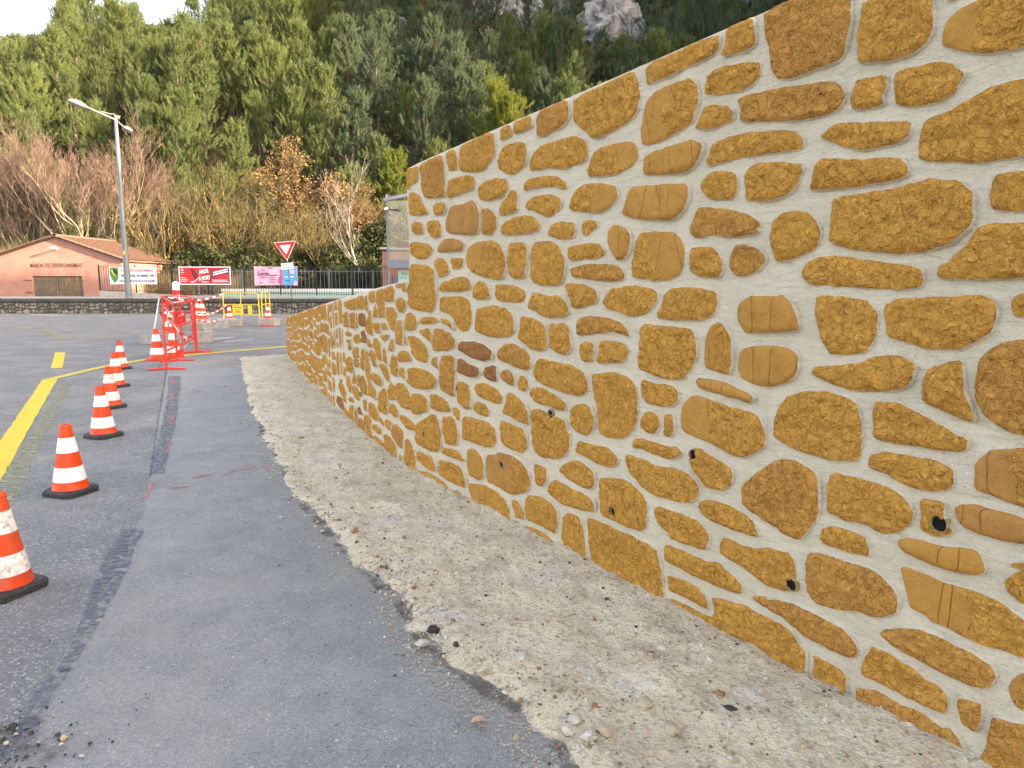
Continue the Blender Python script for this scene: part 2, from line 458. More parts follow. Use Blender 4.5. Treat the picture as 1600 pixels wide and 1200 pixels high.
M['crack'] = paint("asphalt_joint_mat", (0.075, 0.077, 0.080), 0.45, sc_=22)
M['needle_y'] = leaf_mat("sunlit_pine_needle_mat", (0.105, 0.138, 0.024), (0.150, 0.175, 0.034), (0.115, 0.150, 0.030), 0.35)  # sunlit tone painted in: brighter, yellower needles than the other pines
M['evergreen'] = leaf_mat("evergreen_leaf_mat", (0.028, 0.040, 0.014), (0.048, 0.062, 0.020), (0.040, 0.048, 0.018), 0.18)
M['brownleaf'] = leaf_mat("dead_oak_leaf_mat", (0.175, 0.108, 0.050), (0.235, 0.150, 0.070), (0.15, 0.092, 0.045), 0.3)
M['ivy'] = leaf_mat("ivy_leaf_mat", (0.050, 0.078, 0.020), (0.080, 0.110, 0.030), (0.06, 0.080, 0.02), 0.25)
M['drygrass'] = leaf_mat("dry_brush_mat", (0.150, 0.120, 0.072), (0.215, 0.172, 0.104), (0.13, 0.10, 0.06), 0.25)
M['trunk_p'] = plain("pine_bark_mat", (0.095, 0.076, 0.062), 0.9, 0.3, 4, 0.1, bump=0.02)
M['trunk_w'] = plain("pale_bark_mat", (0.20, 0.19, 0.175), 0.9, 0.2, 3, 0.1, bump=0.01, dirt=(0.17, 0.155, 0.13), dirt_amt=0.6)
M['limb_plane'] = plain("plane_bark_mat", (0.24, 0.205, 0.155), 0.85, 0.2, 3, 0.1, dirt=(0.25, 0.19, 0.14), dirt_amt=0.6)
M['twig_red'] = plain("reddish_twig_mat", (0.132, 0.092, 0.076), 0.8, 0.40, 1.5, 0.15)
M['twig_tan'] = plain("tan_twig_mat", (0.098, 0.084, 0.042), 0.8, 0.40, 1.2, 0.15)
M['twig_grey'] = plain("grey_twig_mat", (0.175, 0.160, 0.145), 0.8, 0.25, 1.2, 0.15)
M['limb_lichen'] = plain("lichen_bark_mat", (0.105, 0.088, 0.062), 0.9, 0.3, 3, 0.1, dirt=(0.40, 0.27, 0.03), dirt_amt=0.95)
g = N("forest_floor_mat")
c = g.mix(g.ramp(g.noise(0.35, 7, 0.65), [(0.35, 0.0), (0.68, 1.0)]), (0.045, 0.040, 0.024), (0.105, 0.088, 0.055))
M['floor'] = g.done(c, 0.95, g.bump(g.noise(3, 6), 0.15, 0.8), 0.05)
# ------------------------------------------------------------------ terrain
def hill_z(x, y):
    """ground height away from the road: the wooded hill, its right-hand spur, the shading rise behind the wall"""
    z = -0.03
    # wooded hill beyond the fence
    sl = 0.84
    t = y - (50.0 + 0.02 * abs(x + 10))
    if t > 0:
        top = 63.0 + 33.0 * sstep(-52, 0, x) - 4.0 * sstep(-58, -85, x)
        s = sl * t * sstep(0, 10, t)
        z = max(z, top * (1 - math.exp(-s / top * 1.12)) if s < 3 * top else top)
        z += 1.6 * fbm(x * 0.045, y * 0.045, 3.1) * sstep(2, 14, t)
    # spur on the right: high ground that keeps the right of the hill in shade
    w = sstep(28, 62, x) * sstep(36, 56, y) * (1 - sstep(150, 200, y))
    if w > 0: z = max(z, w * (53.0 + 0.55 * max(0.0, y - 45)) )
    # rise behind the new wall, out of view, shaped to shade road and wall
    d = (x - 3.0) * 0.86 + (y - 2.0) * 0.35
    k = sstep(7, 36, d) * (1 - sstep(15.5, 24.0, y))
    if k > 0: z = max(z, 27.0 * k)
    return z
def grid_sheet(name, xs, ys, zf, mat, kind='structure', smooth=True):
    v = [(x, y, zf(x, y)) for y in ys for x in xs]
    nx = len(xs)
    f = [(j * nx + i, j * nx + i + 1, (j + 1) * nx + i + 1, (j + 1) * nx + i) for j in range(len(ys) - 1) for i in range(nx - 1)]
    o = link(name, raw_mesh(name, v, f, mat, smooth))
    tag(o, kind=kind)
    return o
def frange(a, b, n): return [a + (b - a) * i / n for i in range(n + 1)]

xs = [-1500, -700, -350, -200] + frange(-130, 130, 86) + [200, 350, 700, 1500]
ys = [-1500, -600, -250, -120, -80, -55] + frange(-40, 150, 76) + [200, 350, 700, 1500]
terrain = grid_sheet("terrain", xs, ys, lambda x, y: hill_z(x, y) - 0.02, M['floor'])

# the road runs flat up to the parapet; the pavement beyond it is a step higher
road = link("road", raw_mesh("road", [(-90, -25, 0.0), (8, -25, 0.0), (8, 33.9, 0.0), (-90, 33.9, 0.0)], [(0, 1, 2, 3)], M['road']))
tag(road, kind='structure')
mb = MB(); mb.box((-38, 39.1, 0.18), (104, 9.7, 1.0))
tag(mb.build("pavement", M['concrete']), kind='structure')

def rough_poly(name, pts, z, mat, jit=0.02, step=0.12, kind='structure', seed=0):
    """a flat sheet whose edge wanders a little"""
    out = []
    n = len(pts)
    for i in range(n):
        a = Vector(pts[i]); b = Vector(pts[(i + 1) % n])
        L = (b - a).length; k = max(1, int(L / step))
        for j in range(k):
            p = a + (b - a) * j / k
            q = fbm(p.x * 5 + seed, p.y * 5, seed, 3) * jit
            r = fbm(p.x * 5, p.y * 5 + 9, seed + 4, 3) * jit
            out.append(Vector((p.x + q, p.y + r)))
    m = len(out)
    V, E, F, *_ = delaunay_2d_cdt(out, [(i, (i + 1) % m) for i in range(m)], [], 1, 1e-6)
    o = link(name, raw_mesh(name, [(p.x, p.y, z) for p in V], [tuple(q) for q in F], mat))
    if kind: tag(o, kind=kind)
    return o
Z1, Z2, Z3 = 0.004, 0.008, 0.012
# resurfaced strip beside the gravel
rough_poly("asphalt_strip", [(-7.029,14.435),(-5.153,10.406),(-3.991,7.877),(-3.264,6.321),(-2.822,5.356),(-2.416,4.505),(-2.199,3.929),(-1.979,3.252),(-1.848,2.766),(-1.725,2.399),(-1.642,2.144),(-1.533,1.783),(0.178,1.783),(0.535,1.783),(0.337,2.144),(0.000,2.525),(-0.291,3.052),(-0.577,3.830),(-0.918,4.934),(-1.697,6.582),(-2.778,9.226),(-3.929,12.373),(-4.703,14.435)], Z1, M['lane'], 0.03, 0.15, 'structure', 0)
rough_poly("yellow_line", [(-7.223,10.820),(-7.163,11.114),(-5.471,8.074),(-3.861,5.197),(-2.881,3.439),(-1.736,1.387),(-1.927,1.387),(-3.080,3.439),(-4.850,6.582),(-5.999,8.636)], Z1, M['yellow'], 0.012, 0.15, 'structure', 2)
rough_poly("yellow_dash", [(-9.748,15.095),(-9.530,15.095),(-7.881,12.373),(-8.034,12.281)], Z1, M['yellow'], 0.012, 0.15, 'structure', 3)
rough_poly("thin_yellow_line", [(-7.223,10.820),(-7.336,12.660),(-7.169,13.888),(-6.601,14.891),(-5.282,16.611),(-5.179,16.285),(-6.469,14.589),(-6.995,13.546),(-7.147,12.327),(-7.059,10.965)], Z2, M['yellow_thin'], 0.01, 0.2, 'structure', 4)
rough_poly("hatch_line", [(-14.874,22.295),(-14.744,22.814),(-14.448,22.445),(-14.563,21.914)], Z1, M['yellow_old'], 0.02, 0.3, 'structure', 5)
rough_poly("hatch_line", [(-14.045,21.243),(-13.918,21.799),(-13.647,21.462),(-13.762,20.897)], Z1, M['yellow_old'], 0.02, 0.3, 'structure', 5)
rough_poly("hatch_line", [(-13.357,20.360),(-13.214,20.923),(-12.963,20.612),(-13.096,20.041)], Z1, M['yellow_old'], 0.02, 0.3, 'structure', 5)
rough_poly("hatch_line", [(-12.688,19.547),(-12.578,20.138),(-12.346,19.850),(-12.447,19.252)], Z1, M['yellow_old'], 0.02, 0.3, 'structure', 5)
rough_poly("hatch_line", [(-12.056,18.774),(-11.950,19.319),(-11.736,19.054),(-11.834,18.502)], Z1, M['yellow_old'], 0.02, 0.3, 'structure', 5)
rough_poly("faint_yellow_line", [(-17.982,25.151),(-15.735,23.002),(-14.620,22.001),(-13.147,20.261),(-11.871,18.668),(-11.971,18.880),(-13.302,20.561),(-14.774,22.265),(-15.953,23.324),(-18.200,25.457)], Z1, M['yellow_old'], 0.03, 0.4, 'structure', 6)
rough_poly("faint_yellow_line", [(-11.691,18.923),(-11.233,19.779),(-10.609,21.029),(-10.503,20.818),(-11.102,19.547),(-11.501,18.668)], Z1, M['yellow_old'], 0.03, 0.4, 'structure', 7)
rough_poly("white_line", [(-8.017,18.059),(-8.003,18.880),(-7.630,19.501),(-7.508,19.186),(-7.727,18.420),(-7.817,17.674)], Z1, M['white_line'], 0.05, 0.3, 'structure', 8)
rough_poly("white_line", [(-22.245,32.914),(-20.255,32.095),(-19.989,31.671),(-21.904,32.406)], Z1, M['white_line'], 0.02, 0.4, 'structure', 9)
rough_poly("white_line", [(-7.294,17.961),(-6.858,18.774),(-6.797,18.605),(-7.179,17.674)], Z1, M['white_line'], 0.05, 0.3, 'structure', 19)
rough_poly("old_line_ghost", [(-6.733,10.541),(-6.436,10.275),(-4.232,6.197),(-3.377,4.640),(-2.556,3.116),(-2.704,3.116),(-3.494,4.505),(-4.607,6.582)], Z1, M['oldline'], 0.03, 0.15, 'structure', 40)
rough_poly("asphalt_joint", [(-6.795,13.947),(-6.769,13.947),(-5.134,10.406),(-3.969,7.877),(-3.247,6.321),(-2.802,5.356),(-2.817,5.356),(-3.264,6.321),(-3.991,7.877),(-5.153,10.406)], Z2, M['crack'], 0.01, 0.08, 'structure', 41)
rough_poly("tar_stripe", [(-5.499,11.268),(-5.294,11.268),(-4.370,9.226),(-3.617,7.509),(-3.113,6.321),(-2.725,5.412),(-2.840,5.412),(-3.097,5.964),(-3.473,6.865),(-4.107,8.282),(-4.787,9.781)], Z2, M['bluetar'], 0.02, 0.12, 'structure', 10)
rough_poly("tar_stripe", [(-2.378,4.142),(-2.250,4.164),(-2.049,3.646),(-1.918,3.252),(-1.807,2.902),(-1.741,2.689),(-1.711,2.525),(-1.769,2.570),(-1.829,2.766),(-1.912,2.961),(-2.068,3.325),(-2.238,3.736)], Z2, M['bluetar'], 0.02, 0.1, 'structure', 11)
rough_poly("tar_stripe", [(-1.781,2.616),(-1.716,2.593),(-1.667,2.399),(-1.580,2.178),(-1.576,2.050),(-1.592,1.935),(-1.666,2.035),(-1.689,2.212),(-1.739,2.419)], Z3, M['bluetar'], 0.03, 0.08, 'structure', 12)
rough_poly("spray_mark", [(-5.314,10.965),(-5.254,10.965),(-4.939,10.275),(-4.996,10.275)], Z3, M['pinkspray'], 0.006, 0.05, 'structure', 13)
rough_poly("spray_mark", [(-4.598,9.441),(-4.555,9.441),(-4.295,8.873),(-4.336,8.873)], Z3, M['pinkspray'], 0.006, 0.05, 'structure', 13)
rough_poly("spray_mark", [(-3.828,7.839),(-3.785,7.839),(-3.554,7.304),(-3.594,7.304)], Z3, M['pinkspray'], 0.006, 0.05, 'structure', 13)
rough_poly("spray_mark", [(-3.229,6.528),(-3.206,6.555),(-3.020,6.102),(-3.048,6.079)], Z3, M['pinkspray'], 0.006, 0.05, 'structure', 13)
rough_poly("spray_mark", [(-2.705,5.162),(-2.688,5.197),(-2.527,4.739),(-2.543,4.710)], Z3, M['pinkspray'], 0.006, 0.05, 'structure', 13)
rough_poly("spray_mark", [(-6.073,12.373),(-6.028,12.373),(-5.824,11.924),(-5.867,11.924)], Z3, M['pinkspray'], 0.006, 0.05, 'structure', 13)
rough_poly("spray_mark", [(-2.468,5.320),(-2.366,5.430),(-2.346,5.393),(-2.439,5.266)], Z3, M['pinkspray'], 0.006, 0.05, 'structure', 14)
rough_poly("spray_mark", [(-2.477,5.430),(-2.322,5.302),(-2.317,5.266),(-2.471,5.393)], Z3, M['pinkspray'], 0.006, 0.05, 'structure', 14)
rough_poly("spray_mark", [(-2.261,5.356),(-2.235,5.545),(-2.209,5.506),(-2.236,5.320)], Z3, M['pinkspray'], 0.006, 0.05, 'structure', 14)
rough_poly("spray_mark", [(-2.042,5.685),(-1.932,5.545),(-1.939,5.506),(-2.043,5.644)], Z3, M['pinkspray'], 0.006, 0.05, 'structure', 14)
rough_poly("spray_mark", [(-2.534,5.046),(-2.399,5.112),(-2.374,5.046),(-2.501,4.997)], Z3, M['pinkspray'], 0.006, 0.05, 'structure', 14)
rough_poly("spray_mark", [(-2.202,5.526),(-2.098,5.665),(-2.078,5.624),(-2.182,5.487)], Z3, M['pinkspray'], 0.006, 0.05, 'structure', 14)
rough_poly("spray_mark", [(-4.510,9.900),(-4.300,9.665),(-4.259,9.552),(-4.466,9.781)], Z3, M['pinkspray'], 0.006, 0.05, 'structure', 14)
rough_poly("spray_mark", [(-4.280,9.441),(-4.341,9.781),(-4.298,9.723),(-4.238,9.386)], Z3, M['pinkspray'], 0.006, 0.05, 'structure', 14)
rough_poly("spray_mark", [(-4.158,10.147),(-4.191,10.275),(-4.054,10.022),(-4.056,9.961)], Z3, M['pinkspray'], 0.006, 0.05, 'structure', 14)
rough_poly("dust_smear", [(-4.804,14.959),(-4.486,13.381),(-4.822,12.660),(-5.613,12.373),(-5.683,13.062),(-5.304,13.947),(-5.098,15.235)], Z2, M['dust'], 0.08, 0.3, 'structure', 15)
rough_poly("dust_smear", [(-2.425,6.582),(-1.607,4.934),(-1.127,4.142),(-0.827,3.646),(-0.557,3.252),(-0.435,2.931),(-0.283,2.664),(-0.083,2.448),(0.067,2.302),(0.167,2.128),(0.285,1.783),(0.107,1.783),(-0.020,2.081),(-0.230,2.359),(-0.404,2.616),(-0.600,2.991),(-0.909,3.561),(-1.316,4.256),(-1.858,5.266)], Z2, M['dust'], 0.05, 0.1, 'structure', 17)
rough_poly("dirt_patch", [(-2.784,7.689),(-2.273,6.582),(-1.829,5.644),(-1.588,5.179),(-1.660,5.179),(-2.003,5.854),(-2.494,6.865)], Z3, M['darksoil_film'], 0.03, 0.05, 'structure', 30)
rough_poly("dirt_patch", [(-1.634,5.095),(-1.305,4.505),(-1.010,3.980),(-0.766,3.603),(-0.808,3.561),(-1.085,3.980),(-1.451,4.640)], Z3, M['darksoil_film'], 0.03, 0.05, 'structure', 31)
rough_poly("dirt_patch", [(-0.827,3.646),(-0.652,3.439),(-0.475,3.116),(-0.403,2.902),(-0.283,2.664),(-0.334,2.664),(-0.459,2.902),(-0.619,3.252),(-0.791,3.479)], Z3, M['darksoil_film'], 0.03, 0.05, 'structure', 32)
rough_poly("dirt_patch", [(-0.308,2.664),(-0.145,2.490),(-0.023,2.399),(0.068,2.313),(0.167,2.128),(0.249,1.935),(0.192,1.935),(0.105,2.128),(0.000,2.302),(-0.140,2.399)], Z3, M['darksoil_film'], 0.03, 0.05, 'structure', 33)
rough_poly("dirt_patch", [(-1.757,2.247),(-1.672,2.283),(-1.537,2.212),(-1.442,2.128),(-1.465,2.065),(-1.439,1.935),(-1.533,1.783),(-1.795,2.020)], Z3, M['darksoil_film'], 0.05, 0.06, 'structure', 20)
GRAV_EDGE = [(1.047, 0.809), (4.171, 0.88), (5.989, 0.912), (7.597, 0.898), (8.945, 0.929), (9.676, 0.96), (10.442, 0.964), (10.807, 0.984), (11.095, 0.975), (11.431, 1.025), (11.597, 1.065), (11.868, 1.078), (12.136, 1.024), (12.349, 0.977), (12.558, 0.993), (12.738, 1.02), (12.947, 1.059)]
BIG_STONES = [(0.825, 2.74, 0.026, 'b'), (0.605, 2.669, 0.034, 'w'), (0.775, 2.57, 0.036, 'w'), (0.211, 2.219, 0.026, 'w'), (0.186, 2.158, 0.02, 'w'), (0.32, 2.499, 0.03, 't'), (-0.403, 3.015, 0.025, 'w'), (-0.339, 2.846, 0.03, 'd'), (-0.368, 2.734, 0.028, 'w'), (0.038, 2.631, 0.028, 'w'), (-0.12, 2.222, 0.02, 't'), (0.758, 2.276, 0.024, 'd'), (0.819, 2.272, 0.018, 'b'), (0.467, 2.313, 0.03, 't'), (0.497, 2.439, 0.026, 'w'), (0.251, 2.128, 0.03, 'w'), (0.534, 2.161, 0.026, 't'), (0.307, 2.161, 0.026, 't'), (0.738, 2.355, 0.03, 'b'), (-2.0, 6.582, 0.03, 'b'), (-0.933, 4.054, 0.028, 'b'), (1.184, 2.439, 0.02, 'w')]

# ------------------------------------------------------------------ the stone-faced wall
CP = [Vector(p) for p in [(-4.42, 13.947), (-3.679, 12.1), (-2.847, 10.084), (-2.084, 8.282), (-1.568, 7.11), (-1.139, 6.173), (-0.755, 5.43), (-0.37, 4.81), (0.03, 4.185), (0.4, 3.61), (0.749, 3.06), (1.09, 2.53), (1.411, 2.03), (1.9, 1.25), (2.6, 0.15), (3.9, -1.9)]]
def crom(P, n=24):
    out = []
    for i in range(len(P) - 1):
        p0 = P[max(i - 1, 0)]; p1 = P[i]; p2 = P[i + 1]; p3 = P[min(i + 2, len(P) - 1)]
        for k in range(n):
            t = k / n
            out.append(0.5 * (2 * p1 + (p2 - p0) * t + (2 * p0 - 5 * p1 + 4 * p2 - p3) * t * t + (3 * p1 - p0 - 3 * p2 + p3) * t ** 3))
    out.append(P[-1]); return out
DL = crom(CP)
SL = [0.0]
for i in range(1, len(DL)): SL.append(SL[-1] + (DL[i] - DL[i - 1]).length)
WL = SL[-1]
SLn = np.array(SL); DX = np.array([p.x for p in DL]); DY = np.array([p.y for p in DL])
def wpos(s):
    return Vector((np.interp(s, SLn, DX), np.interp(s, SLn, DY)))
def wnor(s):
    t = (wpos(s + 0.15) - wpos(s - 0.15)).normalized()
    return Vector((t.y, -t.x))           # towards the road
def W(s, z, out):
    p = wpos(s) + wnor(s) * out
    return Vector((p.x, p.y, z))
if wnor(9).x > 0:
    _w = wnor
    def wnor(s): return -_w(s)
S_STEP = 9.215
def top_low(s): return 0.835 + (1.503 - 0.835) * (s - 0.46) / (9.18 - 0.46)
def top_high(s): return 2.338 + 0.0455 * (s - 9.25)
def wtop(s): return top_low(s) if s < S_STEP else top_high(s)

wall = empty("stone_wall", (wpos(S_STEP).x, wpos(S_STEP).y, 0))
tag(wall, "long stepped wall of ochre stones set in pale mortar beside the gravel strip", "wall")
WO = Vector(wall.location)

# core with a mortar face, in two lengths that meet at the step
def wall_run(s0, s1, topf, ds, dz, name):
    ns = max(2, int((s1 - s0) / ds)); H = max(topf(s0), topf(s1)); nz = int((H + 0.15) / dz)
    mb = MB(); ss = frange(s0, s1, ns)
    v = []
    for s in ss:
        t = topf(s)
        for k in range(nz + 1):
            z = -0.15 + (t + 0.15) * k / nz
            o = 0.006 * fbm(s * 3.0, z * 3.0, 1.0, 3) + 0.006 * fbm(s * 11, z * 14, 5.0, 3)
            if k == nz: o -= 0.006
            v.append(W(s, z, o) - WO)
    m = nz + 1
    f = [(i * m + k, i * m + k + 1, (i + 1) * m + k + 1, (i + 1) * m + k) for i in range(ns) for k in range(nz)]
    mb.add(v, f)
    TH = 0.32
    # top, back and two ends
    bv = []
    for s in ss:
        t = topf(s)
        bv += [W(s, t, -0.006 + 0.006 * fbm(s * 3, t * 3, 1.0, 3) + 0.006 * fbm(s * 11, t * 14, 5.0, 3)) - WO,
               W(s, t + 0.012, -0.03) - WO, W(s, t + 0.008, -TH) - WO, W(s, -0.15, -TH) - WO]
    f = []
    for i in range(ns):
        for k in range(3): f.append((i * 4 + k, i * 4 + k + 1, (i + 1) * 4 + k + 1, (i + 1) * 4 + k))
    mb.add(bv, f)
    for s, rev in ((s0, False), (s1, True)):
        t = topf(s)
        q = [W(s, -0.15, 0) - WO, W(s, t, -0.004) - WO, W(s, t + 0.012, -0.03) - WO, W(s, t + 0.008, -TH) - WO, W(s, -0.15, -TH) - WO]
        mb.add(q, [(0, 1, 2, 3, 4) if not rev else (4, 3, 2, 1, 0)])
    return mb.build(name, M['mortar'], wall, smooth=False)
o = wall_run(0.0, S_STEP, top_low, 0.05, 0.05, "mortar_face")
o.data.polygons.foreach_set("use_smooth", [True] * len(o.data.polygons)); smooth_by_angle(o.data, 50)
o = wall_run(S_STEP, WL, top_high, 0.035, 0.035, "mortar_face")
o.data.polygons.foreach_set("use_smooth", [True] * len(o.data.polygons)); smooth_by_angle(o.data, 50)

